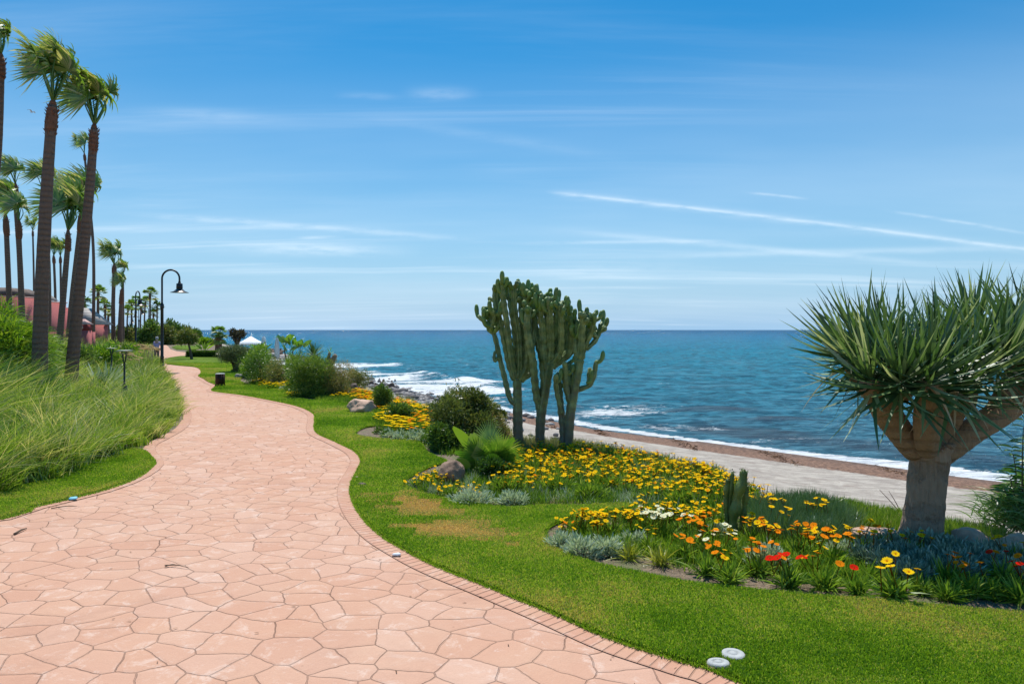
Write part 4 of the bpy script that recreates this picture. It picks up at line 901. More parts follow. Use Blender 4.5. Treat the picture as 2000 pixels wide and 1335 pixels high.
mb = MB(); n = 34; i_ = RNG.integers(0, len(ros), n); c = np.array([dp(ros[k][0], ros[k][1]+12, ros[k][2]) for k in i_]); a = RNG.random(n)*6.28
blades(mb, c, np.stack([np.cos(a), np.sin(a)-.3, -.3+0*a], 1), RNG.uniform(.25, .42, n), .024, np.stack([0*a, 0*a, -.7+0*a], 1), 6, 'sword', RNG.uniform(.7, 1, n)); mb.build('dead_leaves', M['deadleaf'], dtree)
mb = MB()
for k in range(26):
    a = k/26*6.28; p0 = dp(1818, 868)+np.array([math.cos(a), math.sin(a), 0])*.142; rock(mb, p0+[0, 0, RNG.normal(0, .012)], (.035, .035, .022), 900+k, 2, .5)
mb.build('bark_collar', M['dragonbark'], dtree)
# ------------------------------------------------------------------ street lamps
def lamp(label, px, D, htot, reach_dir, rz=0., base_z=0., scale=1.):
    x = X(px, D); t = thing('street_lamp', label, 'street lamp', (x, D, base_z), rz, 'curved street lamps beside the promenade')
    a = np.linspace(0, PI, 15); R = .345; hb = htot-R; pole = MB()
    lathe(pole, [(.0, 0), (.10, 0), (.10, .05), (.07, .09), (.065, .55), (.075, .58), (.058, .62), (.056, htot*.62), (.072, htot*.625), (.072, htot*.66), (.045, htot*.67), (.04, htot*.68)], 16); pole.build('pole', M['blackmetal'], t)
    arm = MB(); pts = [(0, 0, htot*.67), (0, 0, hb-.3)]+[(R-R*math.cos(q), 0, hb+R*math.sin(q)) for q in a]+[(2*R, 0, hb-.12)]
    tube(arm, pts, [.036]*len(pts), 60, 12); arm.build('curved_arm', M['blackmetal'], t)
    zt = hb-.12; hd = MB(); lathe(hd, [(.0, zt), (.05, zt), (.055, zt-.06), (.115, zt-.08), (.12, zt-.26), (.10, zt-.28)], 20, (2*R, 0, 0)); hd.build('lamp_housing', M['blackmetal'], t)
    sh = MB(); pr = [(.09, zt-.26), (.14, zt-.31), (.21, zt-.375), (.34, zt-.425), (.345, zt-.432), (.21, zt-.39), (.13, zt-.325), (.085, zt-.275)]; lathe(sh, pr, 28, (2*R, 0, 0)); sh.build('lamp_shade', M['shade'], t)
    gl = MB(); lathe(gl, [(.0, zt-.45), (.06, zt-.44), (.10, zt-.40), (.11, zt-.34), (.08, zt-.29)], 18, (2*R, 0, 0)); gl.build('lamp_globe', M['glass'], t)
    return t
M['shade'] = mat('bronze_lamp_shade', (.10, .085, .075), .35, metal=.5, var=.1)
lamp('nearest black street lamp, arched arm and bell shade standing against open sky', 316.5, 27.0, 4.02, 1)
lamp('black street lamp seen edge-on, tall dark post left of the nearest lamp', 265, 43, 3.75, 1, PI/2+.15, .35)
lamp('thin distant lamp post just right of the edge-on lamp post', 271, 70, 3.5, 1, PI*.8, .35)
lamp('small distant lamp with dark head between the palms of the distant grove', 290, 82, 4.2, 1, PI, .2)
lamp('thinnest distant lamp post left of the edge-on lamp post', 249, 100, 3.2, 1, .2, .4)

# low garden lights among the grasses
def glight(label, px, D, ztop):
    x = X(px, D); z0 = bz(x, D); t = thing('garden_light', label, 'garden light', (x, D, z0), group='flat-topped garden lights'); h = ztop-z0
    mb = MB(); lathe(mb, [(0, 0), (.055, 0), (.055, h*.42), (.018, h*.46), (.018, h*.8)], 12); mb.build('post', M['blackmetal'], t)
    mb = MB()
    for a in (0, PI/2, PI, 3*PI/2): tube(mb, [(0, 0, h*.78), (.03*math.cos(a), .03*math.sin(a), h*.86), (.06*math.cos(a), .06*math.sin(a), h-.01)], [.008]*3, 6, 5)
    mb.build('bracket', M['blackmetal'], t); mb = MB(); lathe(mb, [(0, h+.022), (.10, h+.02), (.15, h+.008), (.15, h-.004), (0, h-.006)], 20); mb.build('cap', M['topcap'], t)
M['topcap'] = mat('weathered_metal_cap', (.22, .25, .18), .5, var=.2)
glight('flat-topped garden light nearest the camera in the tall grass', 243, 14, 1.22)
glight('smaller flat-topped garden light further left in the tall grass', 218, 21, 1.08)
glight('smallest flat-topped garden light behind the other two', 229, 26, 1.02)
# ------------------------------------------------------------------ villa behind the palms
def pyramid(mb, c, s, h, over=0., top=.04):
    x, y = s[0]/2+over, s[1]/2+over; v = np.array([[-x, -y, 0], [x, -y, 0], [x, y, 0], [-x, y, 0], [-x*top, -y*top, h], [x*top, -y*top, h], [x*top, y*top, h], [-x*top, y*top, h]])+np.asarray(c, float)
    mb.add(v, [(0, 3, 2, 1), (4, 5, 6, 7), (0, 1, 5, 4), (1, 2, 6, 5), (2, 3, 7, 6), (3, 0, 4, 7)])
vl = thing('villa', 'pink rendered villa with grey tiled roofs behind the leftmost palms', 'house', (X(30, 40), 41, .6))
vo = np.array(vl.location)
def vwall(px0, px1, yt, D, dep=3.):
    x0, x1 = X(px0, D), X(px1, D); zt = H-(yt-644)/F*D; mb = MB(); box(mb, ((x0+x1)/2-vo[0], D+dep/2-vo[1], (zt+.2)/2-vo[2]), (x1-x0, dep, zt-.2)); mb.build('wall', M['pinkwall'], vl)
    mb = MB(); box(mb, ((x0+x1)/2-vo[0], D+dep/2-vo[1], zt+.03-vo[2]), (x1-x0+.1, dep+.1, .07)); mb.build('coping', M['palepink'], vl); return zt
vwall(-60, 18, 579, 38); vwall(12, 64, 588, 40); vwall(64, 84, 600, 42)
mb = MB(); pyramid(mb, (X(58, 42.5)-vo[0], 43.5-vo[1], 3.52-vo[2]), (1.0, 1.4), .62, .12, .25); mb.build('roof', M['roof'], vl)
mb = MB(); lathe(mb, [(.07, 4.1), (.08, 4.2), (.03, 4.26), (.05, 4.35), (.015, 4.45), (.01, 4.62)], 10, (X(58, 42.5)-vo[0], 43.5-vo[1], -vo[2])); mb.build('finial', M['blackmetal'], vl)
mb = MB(); pyramid(mb, (X(-10, 40)-vo[0], 41-vo[1], H+68/F*40-vo[2]), (2.2, 3), .45, .25, .5); mb.build('roof', M['rockdark'], vl)
pv = thing('pavilion', 'low pavilion with grey tiled roof behind the right-leaning palm', 'pavilion', (X(136, 46), 47, .5))
mb = MB(); box(mb, (0, 0, .75), (2.6, 2.4, 1.5)); mb.build('wall', M['pinkwall'], pv)
mb = MB(); pyramid(mb, (0, 0, 1.5), (2.6, 2.4), 1.15, .25, .35); mb.build('roof', M['roof'], pv)
mb = MB(); lathe(mb, [(.06, 2.6), (.07, 2.68), (.03, 2.72), (.045, 2.8), (.01, 2.95)], 8); mb.build('finial', M['blackmetal'], pv)
gp_ = thing('gate_pillar', 'red gate pillar with pale pyramid cap between two palm trunks', 'pillar', (X(164, 30), 30, bz(X(164, 30), 30)-.1))
zt = H-(634-644)/F*30-float(gp_.location[2]); mb = MB(); box(mb, (0, 0, zt/2-.11), (.43, .43, zt-.22)); mb.build('shaft', M['pinkwall'], gp_)
mb = MB(); box(mb, (0, 0, zt-.12), (.44, .44, .26)); mb.build('lantern_box', M['redwall'] if 'redwall' in M else mat('dark_red_render', (.22, .03, .03), .8), gp_)
mb = MB(); box(mb, (0, -.222, zt-.12), (.2, .012, .12)); mb.build('emblem', M['palepink'], gp_)
mb = MB(); pyramid(mb, (0, 0, zt+.01), (.46, .46), .24, .05, .12); mb.build('cap', M['palepink'], gp_)
mb = MB(); box(mb, (0, 0, .5), (3.0, .3, 1.0)); w_ = mb.build('garden_wall', M['pinkwall']); w_.location = (X(122, 33), 33, .55); tag(w_, 'low pink garden wall seen between palm trunks left of the red pillar', 'wall')

# ------------------------------------------------------------------ shrubs on the bank, left side
def bshrub(name, label, D, px, wpx, hpx, m, **kw):
    return shrub(name, label, D, px, wpx, hpx, m, z0=bz(X(px, D), D)-.05, **kw)
bshrub('bank_shrub', 'bright green leafy shrub right of the red gate pillar', 24, 205, 70, 62, M['bright'], n=2600, L=.16, w=.035, seed=1, t0=.4)
bshrub('bank_shrub', 'dark green shrub at the foot of the straight palm', 34, 225, 55, 38, M['shrub'], n=2000, L=.16, w=.04, seed=2)
bshrub('bank_shrub', 'low green shrub between the two nearest palm trunks', 20, 108, 50, 66, M['shrub'], n=2200, L=.14, w=.035, seed=3, t0=.6)
bshrub('reed_shrub', 'tall reedy green thicket below the pink villa at the left edge', 14.5, 8, 130, 150, M['bright'], n=7500, L=.42, w=.018, seed=4, t0=.42, up=.6, bend=.5, prof='taper', seg=4)
bshrub('reed_shrub', 'reedy green thicket left of the tallest palm foot', 17, 50, 100, 88, M['tallgrass'], n=5500, L=.45, w=.018, seed=5, t0=.35, up=.8, bend=.5, prof='taper', seg=4)
bshrub('bank_shrub', 'dark shrub behind the leaning palms foot', 22, 160, 60, 60, M['shrub'], n=2200, L=.14, w=.03, seed=6, t0=.55)
bshrub('bank_shrub', 'yellow-green shrub beside the stout palm', 40, 256, 40, 30, M['bright'], n=1300, L=.2, w=.05, seed=7, t0=.35)
bshrub('bank_shrub', 'small green shrub left of the edge-on lamp post', 30, 240, 50, 34, M['olive'], n=1500, L=.16, w=.04, seed=8)
for i, (px, D, wp, hp, mm, lab) in enumerate([(262, 75, 40, 34, 'shrub', 'dark bush under the distant palm row'), (290, 70, 44, 42, 'shrub', 'dark bush beneath the distant grove'), (322, 75, 36, 34, 'olive', 'olive bush just right of the nearest lamp post'), (240, 70, 40, 36, 'olive', 'olive bush behind the stout palm'),
        (345, 80, 34, 36, 'shrub', 'bushy dark shrub at the left end of the shoreline thicket'), (362, 84, 30, 32, 'olive', 'yellow-brown shrub in the shoreline thicket'), (385, 90, 30, 22, 'shrub', 'low dark shrub where the sea first shows'), (332, 88, 26, 40, 'shrub', 'tall dark shrub in the shoreline thicket'), (405, 75, 26, 14, 'bright', 'low bright shrub beside the spit'), (306, 95, 36, 38, 'olive', 'hazy bush in the gap left of the lamp')]):
    shrub('distant_shrub', lab, D, px, wp, hp, M[mm], n=1100, L=.42, w=.12, seed=20+i, z0=0, group='distant bushes by the far promenade', t0=.5)
def spiky(name, label, loc, n, L, w, m, cat='plant', t0=.4, trunk=0., stiff=.1, group=None, tr=.05, spread=1.4, seed=0):
    t = thing(name, label, cat, loc, group=group); r = np.random.default_rng(seed); k = np.arange(n); f = (k+.5)/n; th = .15+f*spread; ph = k*2.4
    d = np.stack([np.sin(th)*np.cos(ph), np.sin(th)*np.sin(ph), np.cos(th)], 1); mb = MB()
    blades(mb, np.array([0, 0, trunk])+d*.02, d, L*r.uniform(.8, 1.1, n), w, np.array([0, 0, -stiff]), 5, 'sword', np.clip(r.normal(t0, .15, n), 0, 1)); mb.build('leaves', m, t)
    if trunk: s = MB(); tube(s, [(0, 0, -.03), (.02, 0, trunk*.5), (0, 0, trunk)], [tr, tr*.8, tr*.9], 10, 10); s.build('stem', M['twig'], t)
    return t
for i, (px, D, h) in enumerate([(196, 17, .9), (210, 18.5, .8)]):
    x = X(px, D); spiky('agave', ['grey-green agave in the tall grass below the red gate pillar', 'right-hand grey-green agave rising from the tall grass'][i], (x, D, bz(x, D)+.05), 34, h, .085, M['silver'], 'agave', .4, seed=i, spread=1.2, group='agaves in the grass')
x = X(104, 15.5); spiky('agave', 'small pale agave right of the tallest palm trunk', (x, 15.5, bz(x, 15.5)+.25), 26, .5, .05, M['silver'], 'agave', .5, seed=9)

# ------------------------------------------------------------------ tall grasses on the bank (a mass nobody could count)
def along_bank(n, smin, smax, dmin, dmax, seed, pw=1.):
    r = np.random.default_rng(seed); L = leftE; d = norm(np.gradient(L, axis=0)); nr = np.stack([-d[:, 1], d[:, 0]], 1)
    idx = r.integers(0, len(L), n*8); keep = (L[idx, 1] > smin) & (L[idx, 1] < smax); idx = idx[keep]
    wgt = 1/np.maximum(L[idx, 1], 5)**pw; idx = r.choice(idx, n, p=wgt/wgt.sum())
    off = dmin+(dmax-dmin)*r.random(n)**1.15; p = L[idx]+nr[idx]*off[:, None]+r.normal(0, .12, (n, 2)); return p, off
seglen = 0
P1, off = along_bank(3000, 4.0, 60, .22, 8.5, 3, 1.0); P1b, _ = along_bank(620, 9.5, 40, .12, .9, 33, 1.0); P1 = np.vstack([P1, P1b])
zz_, dd_, in_ = bank_z(P1[:, 0], P1[:, 1]); inl = inside(P1, lawn2); vis = (P1[:, 0]/P1[:, 1] > -.95) & (P1[:, 1] > 4.5)
ok = in_ & ~inl & vis & (dd_ > np.where(P1[:, 1] > 9, .10, .22)); P1, zz_, dd_ = P1[ok], np.maximum(zz_[ok], 0), dd_[ok]
mb = MB(); r = np.random.default_rng(8)
for lo, hi, nb, sg in [(0, 9, 88, 5), (9, 15, 60, 4), (15, 28, 42, 3), (28, 90, 26, 3)]:
    s_ = (P1[:, 1] >= lo) & (P1[:, 1] < hi); C = P1[s_]; zc = zz_[s_]; dc_ = dd_[s_]; n = len(C)*nb
    if not n: continue
    ci = np.repeat(np.arange(len(C)), nb); ct = r.normal(.47, .23, len(C)); ch = (.27+.31*ss(.12, .9, dc_)+.32*ss(.8, 4, dc_))*r.uniform(.65, 1.4, len(C))
    a = r.random(n)*6.28; e = np.abs(r.normal(0, .20, n)); root = np.column_stack([C[ci]+r.normal(0, .07, (n, 2)), zc[ci]-.02])
    d = np.stack([np.cos(a)*e+.04, np.sin(a)*e-.05, np.ones(n)], 1); lean = np.stack([np.cos(a), np.sin(a), 0*a], 1)*r.uniform(.03, .42, n)[:, None]+np.array([.07, -.03, 0])
    cl = r.normal(0, .16, (len(C), 2))*[1.4, .7]; lean[:, :2] += cl[ci]; d[:, :2] += .8*cl[ci]; lean[:, 2] = -r.uniform(.05, .55, n); wpx = .0125*max(1, (lo+3)/9)
    tn = np.clip(ct[ci]+r.normal(0, .2, n)+np.where(r.random(n) < .07, .4, 0), 0, 1)
    blades(mb, root, d, ch[ci]*r.uniform(.7, 1.25, n), wpx*r.uniform(.6, 1.4, n), lean, sg, 'taper', tn, tipt=.12)
tag(mb.build('tall_grass', M['tallgrass'], smooth=True), 'dense tall arching green grass covering the bank left of the promenade', 'grass', kind='stuff')
# pale feathery plumes near the lamp
def plume(label, px, D, h, seed, lean=.3, m='dryplume', s=1.):
    x = X(px, D); z0 = max(bz(x, D), 0); t = thing('plume_grass', label, 'ornamental grass', (x, D, z0-.02), group='pale plume grasses by the lamp'); r = np.random.default_rng(seed)
    mb = MB(); n = 150; a = r.random(n)*6.28; e = np.abs(r.normal(0, .3, n)); d = np.stack([np.cos(a)*e, np.sin(a)*e, np.ones(n)], 1)
    blades(mb, r.normal(0, .05, (n, 3))*[1, 1, 0], d, h*r.uniform(.6, .95, n), .02, np.stack([np.cos(a)*.3, np.sin(a)*.3, -.3+0*a], 1), 4, 'taper', np.clip(r.normal(.55, .2, n), 0, 1)); mb.build('leaves', M['tallgrass'], t)
    for k in range(7):
        a = r.random()*6.28; tip = np.array([math.cos(a)*.18-lean*.5, math.sin(a)*.18, h*(1+r.normal(0, .08))]); p = MB(); q = [np.zeros(3), tip*[.3, .3, .6], tip]; tube(p, q, [.006, .005, .004], 6, 4)
        n = 130; f = r.random(n); rt = tip+np.array([-lean*.45, 0, .05])*(f[:, None]*1.)*1.1; aa = r.random(n)*6.28
        blades(p, rt, np.stack([np.cos(aa)-.5, np.sin(aa), .5+0*aa], 1), .07*s*(1.2-f*.6), .016, np.array([-.3, 0, -.2]), 2, 'taper', r.random(n)); p.build('plume', M[m], t)
for i, (px, D, h) in enumerate([(232, 26, .72), (246, 27, .72), (258, 28, .7), (281, 28, .95), (289, 27, 1.0), (297, 26.5, .95), (303, 28, .9), (309, 29.5, .85), (276, 24, .7), (236, 30, .9)]):
    plume(['beige plume grass below the stout palm', 'pinkish plume grass left of the edge-on lamp post', 'short plume grass at the foot of the edge-on lamp post', 'tawny plume grass between the two lamp posts', 'beige plume grass a step left of the nearest lamp', 'full pinkish plume grass before the lilac figure',
           'pale plume grass against the nearest lamp post', 'small plume grass right behind the nearest lamp foot', 'sparse brownish plume grass nearest the camera', 'brown plume grass under the palm pair'][i], px, D, h, 60+i)

# person in lilac beyond the plumes
def person():
    D = 35.; x = X(306.5, D); t = thing('person', 'small walker in a lilac top half hidden behind plume grass at the lamp', 'person', (x, D, .012)); s = .72
    J = {'pel': (0, 0, .92), 'wai': (0, .0, 1.08), 'che': (0, 0, 1.30), 'nek': (0, 0, 1.47), 'hdb': (0, -.01, 1.56), 'hdt': (0, -.01, 1.70), 'sl': (-.18, 0, 1.40), 'el': (-.25, .03, 1.13), 'wl': (-.24, -.10, .90), 'hl': (-.235, -.13, .82), 'sr': (.18, 0, 1.40), 'er': (.26, .05, 1.14), 'wr': (.27, -.02, .89), 'hr': (.27, -.04, .81),
         'tl': (-.09, 0, .86), 'kl': (-.10, -.08, .48), 'al': (-.10, .0, .09), 'fl': (-.10, -.15, .03), 'tr': (.09, 0, .86), 'kr': (.10, -.02, .48), 'ar': (.10, .12, .10), 'fr': (.10, -.01, .03)}
    R = {'pel': .125, 'wai': .11, 'che': .135, 'nek': .055, 'hdb': .085, 'hdt': .085, 'sl': .062, 'el': .043, 'wl': .03, 'hl': .033, 'sr': .062, 'er': .043, 'wr': .03, 'hr': .033, 'tl': .09, 'kl': .058, 'al': .04, 'fl': .035, 'tr': .09, 'kr': .058, 'ar': .04, 'fr': .035}
    E = [('pel', 'wai'), ('wai', 'che'), ('che', 'nek'), ('nek', 'hdb'), ('hdb', 'hdt'), ('che', 'sl'), ('sl', 'el'), ('el', 'wl'), ('wl', 'hl'), ('che', 'sr'), ('sr', 'er'), ('er', 'wr'), ('wr', 'hr'), ('pel', 'tl'), ('tl', 'kl'), ('kl', 'al'), ('al', 'fl'), ('pel', 'tr'), ('tr', 'kr'), ('kr', 'ar'), ('ar', 'fr')]
    def skin(name, keys, grow, mt):
        ks = list(keys); me = bpy.data.meshes.new(name); me.from_pydata([tuple(c*s for c in J[k]) for k in ks], [(ks.index(a), ks.index(b_)) for a, b_ in E if a in ks and b_ in ks], [])
        o = bpy.data.objects.new(name, me); COL.objects.link(o); o.parent = t; md = o.modifiers.new('skin', 'SKIN')
        for i, k in enumerate(ks): v = me.skin_vertices[0].data[i]; v.radius = (R[k]*s+grow,)*2; v.use_root = (i == 0)
        sb = o.modifiers.new('sub', 'SUBSURF'); sb.levels = sb.render_levels = 2; me.materials.append(mt); return o
    skin('body', J.keys(), 0, M['skin']); skin('shirt', ['wai', 'pel', 'che', 'sl', 'el', 'sr', 'er'], .012, M['lilac']); skin('trousers', ['pel', 'tl', 'kl', 'al', 'tr', 'kr', 'ar'], .012, M['darkcloth'])
    mb = MB(); lathe(mb, [(.0, 1.80*s), (.06*s, 1.79*s), (.1*s, 1.74*s), (.108*s, 1.66*s), (.1*s, 1.62*s)], 14, (0, 0, 0)); mb.build('cap', M['hair'], t)
person()

# ------------------------------------------------------------------ middle distance, right of the path
def litter_bin():
    g = G(430, 754.5); t = thing('litter_bin', 'brown slatted litter bin with pale lid on the lawn beside the path', 'litter bin', g); D = g[1]; h = 26/F*D; w = 17.5/F*D
    mb = MB()
    for k in range(14):
        a = k/14*2*PI; box(mb, (math.cos(a)*w*.47, math.sin(a)*w*.47, h*.56), (.018, w*.17, h*.76), a)
    mb.build('slats', M['timber'], t); mb = MB(); lathe(mb, [(0, h*.2), (w*.43, h*.2), (w*.43, h*.9), (w*.38, h*.9)], 20); mb.build('liner', M['blackmetal'], t)
    for sx in (-1, 1):
        for sy in (-1, 1): m_ = MB(); box(m_, (sx*w*.36, sy*w*.36, h*.09), (.025, .025, h*.2)); m_.build('leg', M['timber'], t)
    mb = MB(); lathe(mb, [(0, h*1.0), (w*.42, h*.995), (w*.53, h*.965), (w*.53, h*.935), (w*.3, h*.93)], 24); mb.build('lid', M['concrete'], t)
litter_bin()
def topiary():
    D = 26.4; x = X(460, D); t = thing('umbrella_topiary', 'grey-green topiary tree clipped to an umbrella dome beside the litter bin lawn', 'tree', (x, D, 0)); k = D/F
    r = np.random.default_rng(4); mb = MB(); bl = [((0, 0, 38*k), (30*k, 26*k, 15*k))]+[((math.cos(a)*17*k, math.sin(a)*15*k, (34+3*math.sin(a*3))*k), (15*k, 13*k, 11*k)) for a in np.linspace(0, 6, 9)]
    leafcloud(mb, bl, 13000, .06, .022, .05, .3, 2, 'leaf', 3, .5, .2, .88); mb.build('crown', M['olivegrey'], t); mb = MB()
    for a in range(7): tube(mb, [(0, 0, -.03), (math.cos(a)*3*k, math.sin(a)*3*k, 12*k), (math.cos(a)*13*k, math.sin(a)*12*k, 30*k)], [5*k, 3*k, 1.2*k], 10, 7)
    mb.build('trunk', M['twig'], t); mb = MB(); leafcloud(mb, lumps(9*k, 8*k, 20*k, 6, 5), 1400, .05, .016); mb.build('undergrowth', M['shrub'], t)
M['olivegrey'] = leafmat('grey_green_leaf', [(0, (.05, .075, .035)), (.5, (.11, .15, .06)), (1, (.24, .28, .13))], .2, .04)
topiary()
S = shrub
S('garden_shrub', 'bright yellow-green shrub with feathery leaves right of the umbrella topiary', 23.5, 502, 56, 66, M['bright'], n=4500, L=.13, w=.022, seed=31, t0=.5)
S('garden_shrub', 'wide dark green shrub above the left yellow flowers', 21.0, 515, 92, 66, M['shrub'], n=6000, L=.055, w=.016, seed=32, t0=.55)
S('garden_shrub', 'olive-brown low shrub between the two large shrubs', 20.2, 548, 66, 54, M['olive'], n=3200, L=.06, w=.014, seed=33, t0=.6)
S('garden_shrub', 'big billowing green shrub with lime top beside the lawn edge', 16.9, 612, 104, 74, M['bigshrub'] if 'bigshrub' in M else M['shrub'], n=11000, L=.065, w=.015, seed=34, t0=.75, k=14)
S('garden_shrub', 'lime green feathery shrub behind the big billowing shrub', 18.6, 588, 60, 66, M['bright'], n=4600, L=.10, w=.014, seed=35, t0=.45)
S('garden_shrub', 'twiggy grey-brown shrub on the sea side of the big billowing shrub', 16.9, 664, 66, 58, M['olive'], n=4200, L=.07, w=.009, seed=36, t0=.75, up=.8)
S('garden_shrub', 'yellow-green mat of shrub at the cliff end before the pebbles', 19.5, 694, 58, 36, M['olive'], n=2200, L=.07, w=.014, seed=37, t0=.7)
S('garden_shrub', 'dark upright shrub right of the pinkish boulder', 13.9, 748, 40, 50, M['shrub'], n=3600, L=.07, w=.017, seed=38, t0=.6)
S('garden_shrub', 'low dark shrub among orange flowers below the pinkish boulder', 12.4, 780, 52, 36, M['shrub'], n=3000, L=.06, w=.018, seed=39, t0=.5)
S('garden_shrub', 'wide olive-green shrub left of the tall cacti, the largest in the bed', 9.9, 905, 150, 100, M['olive'], n=19000, L=.062, w=.015, seed=40, t0=.38, k=16, f=.42)
S('garden_shrub', 'brown-tipped airy shrub between the largest olive shrub and the cacti', 10.2, 968, 80, 66, M['olive'], n=4200, L=.055, w=.011, seed=41, t0=.78, k=9, f=.4)
S('garden_shrub', 'sprawling green shrub at the lower left of the largest olive shrub', 9.4, 870, 80, 50, M['shrub'], n=6000, L=.055, w=.014, seed=42, t0=.6)
for i, (px, top) in enumerate([(872, 775), (905, 778), (935, 785), (985, 800), (965, 795), (850, 790)]):   # airy shoots
    D = 10.1; t = thing('leafy_shoot', ['thin leafy shoot highest above the olive shrub', 'leafy shoot second from the left above the olive shrub', 'leafy shoot in front of the breaking waves', 'leafy shoot nearest the tall cacti', 'short leafy shoot beside the shoot nearest the cacti', 'leafy shoot at the left side of the olive shrub'][i], 'plant', (X(px, D), D, .3), group='airy shoots over the olive shrub')
    h = H-(top-644)/F*D-.3; mb = MB(); c = resample([(0, 0, 0), (.02, 0, h*.5), (.06*(-1)**i, 0, h)], 60); tube(mb, c[::6], np.full(10, .004), 12, 4)
    k_ = RNG.integers(22, 60, 90); blades(mb, c[k_], RNG.normal(size=(90, 3))+[0, 0, .6], .055, .014, None, 2, 'leaf', RNG.normal(.45, .15, 90).clip(0, 1)); mb.build('leaves', M['olive'], t)
# clipped hedge
g0 = G(362, 698); g1 = G(432, 698.5); mb = MB(); n = 9000; f = RNG.random(n); hh = 11/F*41
fx = RNG.random(n); face = RNG.integers(0, 3, n); pos = np.zeros((n, 3)); pos[:, 0] = g0[0]+(g1[0]-g0[0])*f; pos[:, 1] = g0[1]+.1+np.where(face == 0, 0, RNG.random(n)*.9); pos[:, 2] = np.where(face == 0, RNG.random(n)*hh, hh)
org_ = np.array([(g0[0]+g1[0])/2, g0[1]+.5, 0]); t = thing('clipped_hedge', 'long low clipped hedge across the far lawn', 'hedge', org_)
blades(mb, pos-org_, RNG.normal(size=(n, 3))+[0, -.4, .4], .09, .05, None, 2, 'leaf', RNG.normal(.5, .2, n).clip(0, 1)); mb.build('foliage', M['shrub'], t)
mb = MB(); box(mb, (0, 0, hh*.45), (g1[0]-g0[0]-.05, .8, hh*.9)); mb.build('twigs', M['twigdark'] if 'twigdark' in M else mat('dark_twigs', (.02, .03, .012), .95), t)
# leaning little tree, mini fan palm, dark aeonium, strelitzia, small dragon tree, distant garden plants
D = 38.; t = thing('leaning_tree', 'small tree with leaning trunk and yellow-brown crown on the far lawn', 'tree', (X(375, D), D, 0)); k = D/F
mb = MB(); tube(mb, [(0, 0, -.05), (-.12, 0, 20*k), (-9*k, 0, 40*k)], [.09, .06, .05], 14, 8); mb.build('trunk', M['twig'], t)
mb = MB(); leafcloud(mb, [((-11*k, 0, 45*k), (15*k, 14*k, 12*k)), ((-20*k, 0, 38*k), (8*k, 8*k, 7*k)), ((0, .1, 40*k), (8*k, 8*k, 8*k))], 1500, .24, .045, .2); mb.build('crown', M['olive'], t)
D = 50.; t = thing('stout_palm', 'short stout fan palm with bright green head on the far lawn before the sea', 'palm tree', (X(427, D), D, 0)); k = D/F
mb = MB(); tube(mb, [(0, 0, -.05), (0, 0, 12*k), (0, 0, 30*k)], [.27, .24, .2], 14, 12); mb.build('trunk', M['palmtrunk'], t)
for dx_, dz_, sc, rc in [(0, 34*k, .85, 1), (.15, 26*k, .6, 2)]:
    o = bpy.data.objects.new('crown', RCM[rc]); COL.objects.link(o); o.parent = t; o.location = (dx_, 0, dz_); o.scale = (sc,)*3; o.data = RCM[rc]
D = 42.; t = thing('rosette_tree', 'dark-leaved rosette tree left of the white open parasol', 'tree', (X(463, D), D, 0)); k = D/F
mb = MB(); tube(mb, [(0, 0, -.05), (0, 0, 30*k), (0, 0, 34*k)], [.17, .13, .1], 8, 8)
for a in range(6): tube(mb, [(0, 0, 22*k), (math.cos(a)*5*k, math.sin(a)*5*k, 32*k), (math.cos(a)*9*k, math.sin(a)*9*k, 42*k)], [.07, .06, .05], 8, 6)
mb.build('trunk', M['twig'], t); mb = MB(); leafcloud(mb, [((math.cos(a)*8*k, math.sin(a)*8*k, (43+4*math.sin(a*2))*k), (5.5*k, 5.5*k, 5*k)) for a in range(7)], 900, .2, .07, .1, seed=5); mb.build('crown', M['aeonium'] if 'aeonium' in M else leafmat('dark_rosette_leaf', [(0, (.035, .03, .02)), (.5, (.08, .065, .03)), (1, (.25, .22, .1))], .2), t)
def bananaish(name, label, loc, stems, lf, wid, seed, m=None, cat='plant', group=None):
    r = np.random.default_rng(seed); t = thing(name, label, cat, loc, group=group); st = MB()
    for (x, y, h, nl) in stems:
        tube(st, [(x*.4, y*.4, -.03), (x*.8, y*.8, h*.5), (x, y, h)], [.05*lf*1.4, .04*lf*1.4, .03*lf], 8, 7)
        for k in range(nl):
            a = k*2.4+r.random(); e = r.uniform(.25, .95); d = np.array([math.cos(a)*e, math.sin(a)*e, 1.]); c = resample([(x, y, h), (x+d[0]*lf*.35, y+d[1]*lf*.35, h+lf*.4*d[2])], 4); L = MB(); tube(L, c, [.012, .01, .009, .008], 4, 5, tint=.7)
            blades(L, c[-1:], d, lf*r.uniform(.75, 1.1), wid, np.array([d[0]*.2, d[1]*.2, -.22]), 9, 'leaf', r.uniform(.3, .65), side=r.normal(size=3)+[0, 0, .0]); L.build('leaf', m or M['banana'], t)
    st.build('stem', M['twig'], t); return t
bananaish('giant_strelitzia', 'tall broad-leaved plant standing between the closed parasol and the sea', (X(566, 34), 34, 0), [(-.28, 0, .75, 7), (.12, .1, .65, 6), (.52, 0, .55, 5), (.0, -.2, .35, 5)], .62, .24, 4)
bananaish('garden_plant', 'small palm-like plant with arching yellow-green leaves on the far lawn', (X(398, 45), 45, 0), [(0, 0, .1, 12)], .7, .12, 6, M['bright'])
bananaish('garden_plant', 'yellow-green arching plant above the wide dark shrub', (X(500, 24), 24.3, 0), [(0, 0, .75, 12)], .42, .07, 7, M['bright'])
D = 17.6; t = thing('young_dragon_tree', 'young dragon tree with one spiky head and bare stump arms above the shrubs', 'tree', (X(637, D), D, 0)); k = D/F; o_ = np.array([X(637, D), D, 0])
